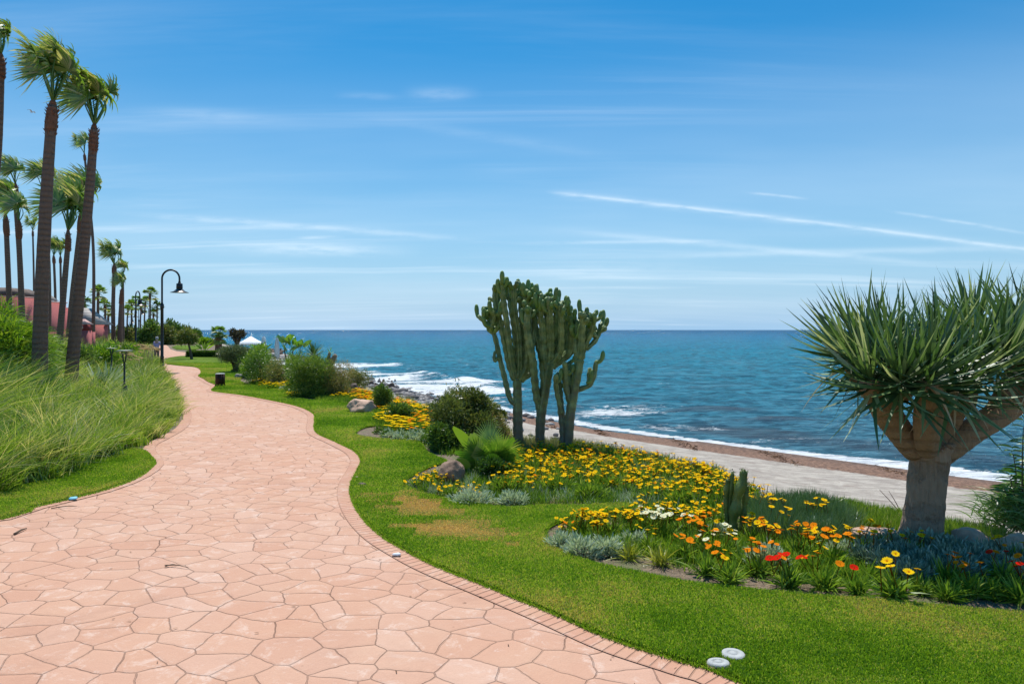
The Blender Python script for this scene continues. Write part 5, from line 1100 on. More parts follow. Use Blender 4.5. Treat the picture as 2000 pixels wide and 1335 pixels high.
mb = MB(); tube(mb, [P(640, 770, D)-o_, P(638, 735, D)-o_, P(636, 718, D)-o_], [.13, .11, .10], 12, 12); mb.build('trunk', M['dragonbark'], t)
for pts, rr in [([(636, 722), (626, 708), (615, 694)], [.085, .075, .06]), ([(638, 720), (648, 706), (656, 692)], [.07, .08, .05]), ([(639, 716), (641, 702), (644, 688)], [.05, .05, .035])]:
    mb = MB(); tube(mb, [P(*a, D)-o_ for a in pts], rr, 14, 10, lump=lambda s: 1+.05*np.sin(s*30)); mb.build('branch', M['dragonbark'], t)
rosette(P(613, 690, D)-o_, np.array([-.2, 0, 1.]), 90, .36, 9, .026).build('leaf_rosette', M['dragonleaf'], t)
rosette(P(645, 686, D)-o_, np.array([.1, 0, 1.]), 12, .13, 10, .02).build('leaf_rosette', M['bright'], t)
# foreground young plants: broad-leaved and fan palm
g = G(915, 925); t = thing('young_banana', 'young plant with two big lime-green paddle leaves left of the young fan palm', 'plant', g); o_ = g
for pts, w, tn, tn2 in [([(935, 925), (925, 880), (890, 838)], .17, .55, 0), ([(938, 925), (932, 890), (925, 850)], .17, .5, 1)]: pass
def paddle(pxs, w, tint, dep=0., sd=(0, 1, .3)):
    q = np.array([P(a[0], a[1], g[1]+dep) for a in pxs])-o_; c = resample(q, 20); mb = MB(); tube(mb, c[:9], np.linspace(.012, .008, 9), raw=True, sides=6, tint=.75)
    lam = c[7:]; n = len(lam); tg = norm(np.gradient(lam, axis=0)); s = norm(np.cross(tg, np.asarray(sd, float))); f = np.linspace(0, 1, n); hw = w/2*np.sin(PI*np.clip(f, .03, .97)**.8)**.6
    v = np.stack([lam-s*hw[:, None]+np.array([0, 0, .02]), lam, lam+s*hw[:, None]+np.array([0, 0, .02])], 1).reshape(-1, 3); q4 = []
    for i in range(n-1):
        for j in (0, 1): q4.append((i*3+j, i*3+j+1, i*3+4+j, i*3+3+j))
    mb.add(v, q4, None, tint); mb.build('leaf', M['banana'], t)
paddle([(932, 930), (928, 895), (908, 862), (884, 836)], .155, .70, 0, (0.3, 1, .5)); paddle([(934, 930), (934, 905), (930, 880), (922, 848)], .20, .75, -.05, (.2, 1, -.2)); paddle([(930, 930), (915, 915), (900, 905), (888, 903)], .12, .85, -.1)
paddle([(936, 930), (915, 922), (895, 930), (885, 945)], .10, .3, -.1); paddle([(938, 930), (955, 900), (968, 900), (978, 915)], .12, .4, -.15); paddle([(940, 930), (970, 890), (992, 870), (1005, 858)], .14, .55, .05); paddle([(934, 928), (920, 905), (902, 890), (888, 885)], .10, .4, .1)
g = G(955, 925); t = thing('young_fan_palm', 'young stemless fan palm with dark green pleated fans below the tall cacti', 'palm', g); r = np.random.default_rng(3)
for px, py, s, tn in [(958, 866, .34, .5), (935, 890, .30, .35), (978, 885, .30, .45), (950, 905, .26, .2), (985, 910, .24, .25), (925, 912, .24, .25), (965, 895, .3, .3)]:
    hub = P(px, py, g[1]+r.normal(0, .08))-g; mb = MB(); tube(mb, [(0, 0, 0), hub*.55+[0, 0, .02], hub], [.010, .008, .006], 6, 5, tint=.6); f = norm(hub+[0, -.1, .05]); sdv_ = norm(np.cross(f, [r.normal(0, .4), 1, .3])); up = np.cross(sdv_, f); nl = 26; a = np.linspace(-1.5, 1.5, nl)
    dd = f*np.cos(a)[:, None]+sdv_*np.sin(a)[:, None]+up*.1; blades(mb, np.repeat([hub], nl, 0), dd, s*r.uniform(.9, 1.05, nl), .024, np.array([0, 0, -.12]), 4, 'sword', np.clip(r.normal(tn+.15, .1, nl), 0, 1), side=up); mb.build('fan_leaf', M['palmleaf'], t)
S('low_shrub', 'dark leafy undergrowth at the foot of the young fan palm', G(0, 932)[1], 962, 74, 40, M['shrub'], n=3600, L=.05, w=.016, seed=61, t0=.35)

# oleander and reeds at the right edge
def oleander():
    D = 5.7; t = thing('oleander', 'oleander with long narrow glossy leaves rising at the right edge', 'shrub', (X(1990, D), D, 0)); r = np.random.default_rng(12); st = MB(); o_ = np.array([X(1990, D), D, 0])
    for k in range(30):
        px = r.uniform(1958, 2090); py = r.uniform(785, 960)+max(0, 1985-px)*1.2; e = P(px, py, D+r.normal(0, .12))-o_; c = resample([(r.normal(0, .05), r.normal(0, .05), -.02), e*[.5, .6, .55], e], 50); tube(st, c[::5], np.linspace(.009, .003, 10), 12, 5)
        n = 46; kk = r.integers(14, 50, n); a = r.random(n)*6.28; L = MB(); blades(L, c[kk], np.stack([np.cos(a), np.sin(a), .35+0*a], 1), r.uniform(.09, .15, n), .018, np.array([0, 0, -.35]), 5, 'leaf', np.clip(r.normal(.45, .2, n), 0, 1)); L.build('leafy_shoot', M['oleander'], t)
    st.build('stem', M['twig'], t)
oleander()
D = 5.6; t = thing('reed_clump', 'arching striped reed clump at the foot of the oleander', 'plant', (X(1992, D), D, 0)); mb = MB(); n = 900; a = RNG.random(n)*6.28
blades(mb, np.column_stack([RNG.normal(0, .13, n), RNG.normal(0, .1, n), RNG.random(n)*.25]), np.stack([np.cos(a)*.8, np.sin(a)*.8, .9+0*a], 1), RNG.uniform(.15, .36, n), .010, np.stack([np.cos(a)*.3, np.sin(a)*.3, -.55+0*a], 1), 5, 'taper', RNG.normal(.62, .2, n).clip(0, 1)); mb.build('leaves', M['oleander'], t)
# ------------------------------------------------------------------ beach club: parasols, loungers
def bzp(x, y): return float(beach_z([[x, y]])[0][0])
D = 58.; x = X(490, D); t = thing('open_parasol', 'large white open parasol beyond the garden shrubs, near the spit', 'parasol', (x, D, bzp(x, D))); zt = H-(656-644)/F*D-bzp(x, D); r_ = 27.5/F*D
mb = MB(); n = 8; a = np.arange(n)/n*2*PI+.2; rim = np.stack([np.cos(a)*r_, np.sin(a)*r_, np.full(n, zt-15/F*D)], 1); rl = rim-[0, 0, .12]; mid = rim*[.5, .5, 1]; mid[:, 2] = zt-8.4/F*D
mb.add(np.vstack([[[0, 0, zt]], mid, rim, rl]), [(1+i, 9+i, 9+(i+1) % 8, 1+(i+1) % 8) for i in range(8)]+[(9+i, 17+i, 17+(i+1) % 8, 9+(i+1) % 8) for i in range(8)], [(0, 1+i, 1+(i+1) % 8) for i in range(8)]); mb.build('canopy', M['white'], t, smooth=False)
mb = MB(); tube(mb, [(0, 0, 0), (0, 0, zt*.5), (0, 0, zt+.08)], [.03]*3, 4, 8); mb.build('pole', M['white'], t)
mb = MB()
for q in rim: tube(mb, [(0, 0, zt-.35), q*.5+[0, 0, (zt-.3)*.5], q], [.012]*3, 4, 5)
mb.build('ribs', M['whitegrey'], t)
def closed_parasol(label, px, D, ytop, ybot, m, w):
    x = X(px, D); z0 = bzp(x, D); zt = H-(ytop-644)/F*D-z0; zb_ = H-(ybot-644)/F*D-z0; t = thing('closed_parasol', label, 'parasol', (x, D, z0), group='closed parasols by the loungers'); R = w/2/F*D
    mb = MB(); lathe(mb, [(0, 0), (.25, 0), (.25, .06), (.03, .08), (.025, zt)], 12); mb.build('pole', M['whitegrey'], t)
    mb = MB(); s = 24; n = 14; aa = np.arange(s)/s*2*PI; f = np.linspace(0, 1, n); rr = R*np.interp(f, [0, .08, .35, .75, .95, 1], [.15, .55, .85, 1.0, .8, .7]); zz = zt-(zt-zb_)*f
    v = np.stack([(rr[:, None]*(1+.16*np.sin(aa*6)))*np.cos(aa), (rr[:, None]*(1+.16*np.sin(aa*6)))*np.sin(aa), np.broadcast_to(zz[:, None], (n, s))], -1).reshape(-1, 3)
    i = np.arange(n-1)[:, None]*s; j = np.arange(s)[None]; k = (j+1) % s; mb.add(v, np.stack([i+k, i+j, i+s+j, i+s+k], -1).reshape(-1, 4)); mb.build('folded_canopy', m, t)
    mb = MB(); lathe(mb, [(R*1.02, zb_+(zt-zb_)*.35), (R*1.06, zb_+(zt-zb_)*.33)], 16); mb.build('strap', M['whitegrey'], t)
closed_parasol('white closed parasol nearer the open one', 515, 34, 656, 697, M['white'], 10); closed_parasol('greyer closed parasol just left of the broad-leaved plant', 541, 32, 659, 698, M['whitegrey'], 8.5)
def lounger(label, px, py, D, rz):
    x = X(px, D); z0 = max(bzp(x, D), H-(py-644)/F*D-.4); t = thing('sun_lounger', label, 'sun lounger', (x, D, z0), rz, 'white sun loungers below the lawn')
    mb = MB(); box(mb, (0, 0, .32), (.62, 1.25, .05)); mb.build('seat', M['white'], t)
    mb = MB(); v = np.array([[-.31, .62, .32], [.31, .62, .32], [.31, 1.15, .78], [-.31, 1.15, .78]]); mb.add(np.vstack([v, v+[0, .04, -.05]]), [(0, 1, 2, 3), (7, 6, 5, 4), (0, 4, 5, 1), (1, 5, 6, 2), (2, 6, 7, 3), (3, 7, 4, 0)]); mb.build('backrest', M['white'], t, smooth=False)
    for sx in (-.27, .27):
        for sy in (-.55, .55): mb = MB(); box(mb, (sx, sy, .15), (.04, .04, .3)); mb.build('leg', M['whitegrey'], t)
lounger('white sun lounger left of the greyer closed parasol foot', 538, 706, 29, 2.2); lounger('white sun lounger right of the greyer closed parasol foot', 553, 708, 28, 2.5); lounger('white sun lounger partly behind the wide dark shrub', 528, 700, 31, 2.2)

# ------------------------------------------------------------------ boulders
def boulder(label, px, py, wpx, hpx, m, seed, z=0., D=None, yaw=0, flat=.4, group=None, name='boulder'):
    if D is None: D = (H-z)*F/(py-644)
    x = X(px, D); k = D/F; t = MB(); rx, rz_ = wpx/2*k, hpx*k
    rock(t, (0, 0, rz_*.30), (rx, rx*.75, rz_*.78), seed, 4, .30, flat=flat); o = t.build(name, m, smooth=True); o.location = (x, D, z); o.rotation_euler = (0, 0, yaw); tag(o, label, 'rock', group); return o
boulder('smooth pinkish boulder on the lawn tip beside orange flowers', 706, 806, 62, 26, M['rockpink'], 3, flat=.55)
boulder('ridged brown boulder left of the young plants with paddle leaves', 886, 944, 64, 44, M['rockbrown'], 5, flat=.5)
boulder('low dark boulder among the left yellow flowers', 536, 752, 34, 12, M['rockdark'], 7)
boulder('small grey boulder at the foot of the umbrella topiary', 468, 738, 20, 9, M['rockgrey'], 9)
boulder('pale tan rock left of the dragon tree trunk', 1700, 1050, 105, 26, M['rockpink'], 11)
boulder('rounded tan rock right of the dragon tree trunk', 1893, 1066, 82, 32, M['rockpink'], 13)
boulder('tan rock cut by the right picture edge', 1990, 1072, 110, 28, M['rockpink'], 15)
boulder('flat dark slab added as cactus shadow at the foot of the tall cacti, sea side', 1140, 893, 50, 12, M['rockdark'], 17)  # added dark slab, stands in for the shadow cast by the cacti
boulder('dark boulder between the twiggy shrub and the pebble beach', 690, 762, 26, 16, M['rockdark'], 19)
r = random.Random(4)
lab = ['biggest brown boulder of the rock pile at the water edge', 'grey flat-topped boulder at the seaward end of the rock pile']
boulder(lab[0], 762, 757, 22, 15, M['rockdark'], 21, z=bzp(X(762, 33), 33), D=33); boulder(lab[1], 724, 742, 18, 9, M['rockgrey'], 23, z=bzp(X(724, 42), 42), D=41)
for i in range(46):
    px = r.uniform(700, 775); D = r.uniform(31, 42); x = X(px, D); z0 = bzp(x, D)
    if z0 < -1.75: continue
    boulder('broken stone in the rock pile where the pebble beach meets the water', px, 0, r.uniform(4, 11), r.uniform(4, 9), M[r.choice(['rockdark', 'rockgrey', 'rockbrown'])], 100+i, z=z0-.03, D=D, yaw=r.uniform(0, 6), group='stones of the rock pile', name='stone')
for i in range(14):
    px = r.uniform(505, 552); D = r.uniform(80, 100); x = X(px, D); boulder('reddish rock of the low reef beyond the parasols', px, 0, r.uniform(4, 9), r.uniform(3, 6), M['rockbrown'], 160+i, z=-1.35, D=D, group='rocks of the low reef', name='reef_rock')
# pebbles (countless)
rg = np.random.default_rng(6); n = 30000; i0 = rg.integers(0, len(crestc), n); f = rg.uniform(.22, 1.04, n); p = crestc[i0]*(1-f[:, None])+shorec[i0]*f[:, None]+rg.normal(0, .3, (n, 2))
k_ = (p[:, 1] > 8) & (p[:, 1] < 75) & (p[:, 0] < 1.5) & (rg.random(n) < ss(2.0, -2.0, p[:, 0])); p = p[k_][:6500]; n = len(p); zz_ = beach_z(p)[0]
v, f_ = ico(1); sz = rg.lognormal(-2.75, .5, n)*(1+p[:, 1]*.012); sc = np.stack([sz*rg.uniform(.8, 1.5, n), sz*rg.uniform(.8, 1.3, n), sz*rg.uniform(.4, .8, n)], 1)
vv = v[None]*sc[:, None]*(1+rg.normal(0, .12, (n, len(v), 1)))+np.column_stack([p, zz_+sz*.15])[:, None]
mb = MB(); mb.add(vv.reshape(-1, 3), None, (f_[None]+np.arange(n)[:, None, None]*len(v)).reshape(-1, 3), np.repeat(rg.random(n), len(v)))
def pebmat():
    m = bpy.data.materials.new('pebbles'); m.use_nodes = True; t = m.node_tree; k = NB(t); p = t.nodes['Principled BSDF']; at = k.n('ShaderNodeAttribute', attribute_name='tint')
    k.inp(p, 'Base Color', k.ramp(at.outputs['Fac'], [(0, (.10, .085, .08)), (.4, (.22, .20, .19)), (.8, (.34, .32, .30)), (1, (.58, .54, .5))])); p.inputs['Roughness'].default_value = .85; return m
tag(mb.build('pebbles', pebmat(), smooth=False), 'grey pebbles covering the far part of the beach', 'pebbles', kind='stuff')
# washed-up seaweed
n = 26000; i0 = rg.integers(0, 150, n); f = rg.uniform(.7, 1.02, n); p = crestc[i0]*(1-f[:, None])+shorec[i0]*f[:, None]+rg.normal(0, .1, (n, 2)); zb_, _, ds_, in_, _ = beach_z(p); k_ = in_ & (ds_ < 2.5) & (ds_ > .3) & (p[:, 0] > -3) & (rg.random(n) < ss(2.5, 1.4, ds_)*ss(-3, 0, p[:, 0])); p, zb_ = p[k_], zb_[k_]; n = len(p)
a = rg.random(n)*6.28; mb = MB(); blades(mb, np.column_stack([p, zb_+.0+rg.random(n)*.03]), np.stack([np.cos(a), np.sin(a), rg.uniform(0, .7, n)], 1), rg.uniform(.06, .2, n), .022, np.stack([np.sin(a)*.3, np.cos(a)*.3, -.3+0*a], 1), 3, 'taper', rg.random(n))
M['weed'] = leafmat('dried_seaweed', [(0, (.05, .028, .016)), (.5, (.16, .085, .05)), (1, (.32, .20, .12))], .1, .02)
tag(mb.build('washed_up_seaweed', M['weed']), 'reddish brown band of washed-up seaweed along the waterline', 'seaweed', kind='stuff')

# ------------------------------------------------------------------ lawn blades
def lawn_tint(p):
    r_ = np.zeros(len(p))
    for a in [(800, 985, .40, .35, 1.05), (890, 1045, .5, .2, .5), (1010, 1073, .06, .05, .9), (840, 1025, .35, .3, .45)]:
        q = G(a[0], a[1]); r_ += a[4]*np.exp(-((p[:, 0]-q[0])/a[2])**2-((p[:, 1]-q[1])/a[3])**2)
    return r_
def nz2(p, s, o=0.): return np.array([noise.noise(Vector((a[0]*s+o, a[1]*s, 0))) for a in p])
def turf(name, label, poly, n, ymax, seed, hmul=1.):
    holes = [(G(1432, 1291), .062), (G(1403, 1308), .062)]
    rg = np.random.default_rng(seed); P_ = np.asarray(poly); lo = P_.min(0); lo[1] = max(lo[1], 2.6); hi = P_.max(0); hi[1] = min(hi[1], ymax); out = []; tot = 0
    while tot < n:
        y = lo[1]*(hi[1]/lo[1])**rg.random(400000); x = y*rg.uniform(-.80, .80, 400000); q = np.column_stack([x, y]); q = q[inside(q, poly)]; out.append(q); tot += len(q)
        if not len(q): break
    q = np.concatenate(out)[:n]
    for h_, hr in holes: q = q[(q[:, 0]-h_[0])**2+(q[:, 1]-h_[1])**2 > hr**2]
    g = np.round(q/.12)*.12; key, inv = np.unique(g, axis=0, return_inverse=True); nn = nz2(key, 1.4)+.5*nz2(key, 4., 7.); bt = lawn_tint(key)+nn*.35*(lawn_tint(key) > .08)
    nn, bt = nn[inv.ravel()], bt[inv.ravel()]; n = len(q); a = rg.random(n)*6.28; e = np.abs(rg.normal(0, .6, n)); sc = np.maximum(1, q[:, 1]/5.5)
    nb2 = nz2(key, .55, 3.)[inv.ravel()]; bt = bt*np.clip(1+3*nn, .1, 2)+.42*np.clip(nz2(key, 2.6, 9.)[inv.ravel()]-.22, 0, 1)*3*(q[:, 1] > 4.2)*ss(.0, .3, nb2)
    tint = np.clip(.42+.42*nn+.60*nb2+rg.normal(0, .17, n)+np.where(rg.random(n) < .03, .35, 0), 0, .8); tint = np.where(rg.random(n) < ss(.25, .8, bt), .82+.18*rg.random(n), tint)
    mb = MB(); blades(mb, np.column_stack([q, np.full(n, .028)]), np.stack([np.cos(a)*e, np.sin(a)*e, np.ones(n)], 1), rg.uniform(.012, .024, n)*hmul*(1-.45*ss(.3, .8, bt)), .0046*sc, None, 1, 'flat', tint, tipt=.08)
    return tag(mb.build(name, M['lawnblade'], smooth=False), label, 'grass', kind='stuff')
turf('lawn_grass', 'short mown green grass blades of the lawn right of the path', lawn_poly, 300000, 34, 1)
turf('lawn_grass', 'short mown grass blades of the small lawn below the tall grass', lawn2, 40000, 12, 2)
# ragged overhanging rim
def rim(line, ymax, inward, seed, label, n=26000):
    rg = np.random.default_rng(seed); L = line[(line[:, 1] > 2.6) & (line[:, 1] < ymax)]; d = norm(np.gradient(L, axis=0)); nr = np.stack([-d[:, 1], d[:, 0]], 1)*inward; i = rg.integers(0, len(L), n*3); w_ = 1/L[i, 1]; i = rg.choice(i, n, p=w_/w_.sum())
    q = L[i]+d[i]*rg.normal(0, .05, (n, 1))+nr[i]*rg.uniform(-.025, .05, (n, 1)); o = -nr[i]*rg.uniform(0, .9, (n, 1)); mb = MB()
    blades(mb, np.column_stack([q, np.full(n, .018)]), np.column_stack([o+rg.normal(0, .4, (n, 2)), np.full(n, 1.)]), rg.uniform(.015, .042, n), .005*np.maximum(1, L[i, 1]/5.5), np.array([0, 0, -.2]), 2, 'taper', rg.normal(.35, .15, n).clip(0, .75)); return tag(mb.build('lawn_rim_grass', M['lawnblade']), label, 'grass', kind='stuff')
rim(rightE, 20, -1, 3, 'ragged grass rim where the right lawn meets the brick edging'); rim(bedE, 20, 1, 4, 'ragged grass rim around the flower beds'); rim(lawn2, 14, -1, 5, 'ragged grass rim of the small lawn at the left path edge', 14000)

# ------------------------------------------------------------------ ground cover and slope grasses (countless)
def scatter(poly_px, n, seed, z=0.):
    poly = np.array([G(a[0], a[1])[:2] for a in poly_px]); rg = np.random.default_rng(seed); lo, hi = poly.min(0), poly.max(0); out = np.zeros((0, 2))
    while len(out) < n:
        q = lo+(hi-lo)*rg.random((n*3, 2)); out = np.vstack([out, q[inside(q, poly)]])
    return out[:n]
bedB = [(812, 958), (800, 945), (870, 925), (905, 930), (960, 905), (1010, 885), (1130, 885), (1250, 898), (1390, 925), (1420, 950), (1480, 972), (1500, 985), (1400, 1000), (1330, 996), (1260, 990), (1140, 986), (1060, 986), (1000, 988), (940, 982), (880, 973)]
bedBf = [(1000, 888), (1130, 885), (1250, 897), (1390, 928), (1440, 955), (1470, 978), (1400, 985), (1330, 985), (1230, 975), (1170, 955), (1110, 950), (1060, 962), (985, 968), (965, 945), (985, 915)]
def cover(name, label, P2, m, hmin, hmax, w, seed, nb=1, lean=.6, t0=.45, z=0., kind='stuff', prof='taper', zf=None):
    rg = np.random.default_rng(seed); n = len(P2)*nb; q = np.repeat(P2, nb, 0)+rg.normal(0, .035, (n, 2)); a = rg.random(n)*6.28; e = np.abs(rg.normal(0, lean, n)); zz = np.zeros(n)+z if zf is None else zf(q)
    mb = MB(); blades(mb, np.column_stack([q, zz-.01]), np.stack([np.cos(a)*e, np.sin(a)*e, np.ones(n)], 1), rg.uniform(hmin, hmax, n), w, np.array([0, 0, -.2]), 3, prof, np.clip(rg.normal(t0, .2, n), 0, 1)); return tag(mb.build(name, m), label, 'ground cover', kind=kind)
cover('ground_cover', 'low green leaves filling the yellow flower bed below the tall cacti', scatter(bedB, 2600, 1), M['gazleaf'], .05, .15, .010, 1, 16, .7, .35)
cover('ground_cover', 'wispy grey-green leaves between the yellow flowers', scatter(bedB, 420, 2), M['silver'], .06, .17, .008, 2, 22, .6)
bedA = [(1085, 1055), (1120, 1020), (1200, 1003), (1270, 992), (1420, 1000), (1500, 985), (1620, 1010), (1700, 1035), (1720, 1075), (2000, 1090), (2100, 1150), (1990, 1175), (1750, 1150), (1600, 1140), (1450, 1130), (1350, 1112), (1250, 1092), (1150, 1080)]
cover('ground_cover', 'low green foliage filling the front flower bed', scatter(bedA, 1500, 3), M['gazleaf'], .04, .13, .008, 3, 14, .8, .35)
grA = [(1480, 1045), (1470, 1000), (1520, 985), (1600, 985), (1650, 1010), (1670, 1035), (1640, 1055), (1560, 1060)]
cover('fine_grass', 'soft grey-green fine-leaved mound mass between the small pillar cactus and the dragon tree', scatter(grA, 900, 5), M['mound'] if 'mound' in M else leafmat('fine_green_leaf', [(0, (.04, .10, .03)), (.5, (.10, .2, .07)), (1, (.26, .36, .2))], .25), .12, .26, .006, 5, 20, .45, .5)
grB = [(1590, 1000), (1640, 985), (1760, 1008), (1960, 1045), (1990, 1062), (1860, 1062), (1760, 1040), (1650, 1020)]
cover('fine_grass', 'yellow-green grass strip between the flower bed and the sand', scatter(grB, 1100, 6), M['tallgrass'], .05, .15, .007, 6, 18, .4, .45)
cover('fine_grass', 'thin grass under the tall cacti and along the bed behind', scatter([(980, 860), (1130, 868), (1260, 892), (1420, 930), (1390, 938), (1240, 905), (1120, 893), (1000, 890)], 900, 7), M['drygrass'], .06, .2, .007, 7, 16, .4, .4)
cover('fine_grass', 'green and dry grass of the bed between the lawn and the pebble beach', scatter([(560, 770), (700, 765), (820, 800), (940, 840), (960, 890), (870, 890), (830, 865), (755, 850), (760, 815), (680, 790)], 4200, 8), M['gazleaf'], .05, .16, .014, 8, 12, .6, .42)
# slope to the beach
rg = np.random.default_rng(9); n = 5200; i0 = rg.integers(12, 190, n); d = norm(np.gradient(crestc, axis=0)); nr = np.stack([d[:, 1], -d[:, 0]], 1); off_ = rg.random(n)**1.3*3.0-.5; q = crestc[i0]+nr[i0]*off_[:, None]; dens = np.where(q[:, 0] > 1.5, .30, 1.)
q = q[(rg.random(n) < dens*ss(3.0, .6, off_)) & (q[:, 1] < 70)]
cover('slope_grass', 'sparse dry and green grass on the slope down to the beach', q, M['drygrass'], .05, .22, .010, 9, 16, .4, .35, zf=lambda p: np.where(inside(p, np.vstack([crestc, [[-300, 366], [-300, -14]]])), 0, beach_z(p)[0]))
cover('trailing_pink_flowers', 'thin line of small pink flowers where grass meets sand', scatter([(1590, 992), (1620, 988), (1760, 1012), (1750, 1016)], 260, 12), M['f_pink'], .02, .06, .012, 12, 5, 1.5, .7, z=.02)

# ------------------------------------------------------------------ gazanias
def flower_mesh(seed, R=.03):
    r = np.random.default_rng(seed); n = 15; a = np.arange(n)/n*2*PI; mb = MB(); d = np.stack([np.cos(a), np.sin(a), .25+.1*r.random(n)], 1)
    t = .14; blades(mb, np.zeros((n, 3)), d, R*r.uniform(.9, 1.08, n), R*.46, np.array([0, 0, -.12]), 3, 'petal', t, side=np.stack([0*a, 0*a, 1+0*a], 1), tipt=.7)
    v = [(math.cos(q)*R*.17, math.sin(q)*R*.17, .006) for q in np.arange(8)/8*2*PI]+[(0, 0, .009)]; mb.add(v, None, [(8, i, (i+1) % 8) for i in range(8)], .08)
    tube(mb, [(0, 0, 0), (0, 0, -.05), (.005, 0, -.11)], [.0028, .0025, .0025], 4, 4, tint=0.02); return mb
FM = {}
for c in ['yellow', 'orange', 'red', 'white']:
    FM[c] = []
    for k in range(3):
        o = flower_mesh(300+k, .027).build('flower', M['f_'+c]); FM[c].append(o.data); bpy.data.objects.remove(o)
def foliage_mesh(seed, n=85, L=.15, w=.011, m=None):
    r = np.random.default_rng(seed); a = r.random(n)*6.28; th = np.abs(r.normal(.55, .4, n)); mb = MB(); d = np.stack([np.sin(th)*np.cos(a), np.sin(th)*np.sin(a), np.cos(th)], 1)
    blades(mb, np.column_stack([r.normal(0, .018, (n, 2)), np.zeros(n)]), d, L*r.uniform(.6, 1.15, n), w*r.uniform(.7, 1.2, n), np.stack([.2*np.cos(a), .2*np.sin(a), -.42*np.sin(th)], 1), 4, 'leaf', np.clip(r.normal(.52, .17, n), 0, 1)); o = mb.build('foliage', m or M['gazleaf']); d_ = o.data; bpy.data.objects.remove(o); return d_
FOL = [foliage_mesh(400+k, 120, .155) for k in range(5)]; FOLY = [foliage_mesh(410+k, 100, .16, .009, leafmat('yellow_green_leaf', [(0, (.10, .14, .02)), (.5, (.30, .34, .03)), (1, (.6, .55, .12))], .35)) for k in range(2)]
def plant(label, loc, cols, nf, scale, seed, group=None, hz=(.14, .20), spread=.10, fol=None, flat=1., name='gazania'):
    r = random.Random(seed); t = thing(name, label, 'flower', loc, r.uniform(0, 6) if not nf else 0, group, scale)
    o = bpy.data.objects.new('foliage', (fol or FOL)[r.randrange(len(fol or FOL))]); COL.objects.link(o); o.parent = t; o.rotation_euler = (0, 0, r.uniform(0, 6))
    for k in range(nf):
        a = r.uniform(0, 6.28); q = spread*math.sqrt(r.random()); o = bpy.data.objects.new('flower', FM[cols[k % len(cols)]][r.randrange(3)]); COL.objects.link(o); o.parent = t
        o.location = (math.cos(a)*q, math.sin(a)*q, r.uniform(*hz)); o.rotation_euler = (r.uniform(-.55, .25), r.uniform(-.4, .4), r.uniform(0, 6)); s = r.uniform(.55, 1.05); o.scale = (s, s, s)
    return t
Y, O_, Rd, Wh = 'yellow', 'orange', 'red', 'white'
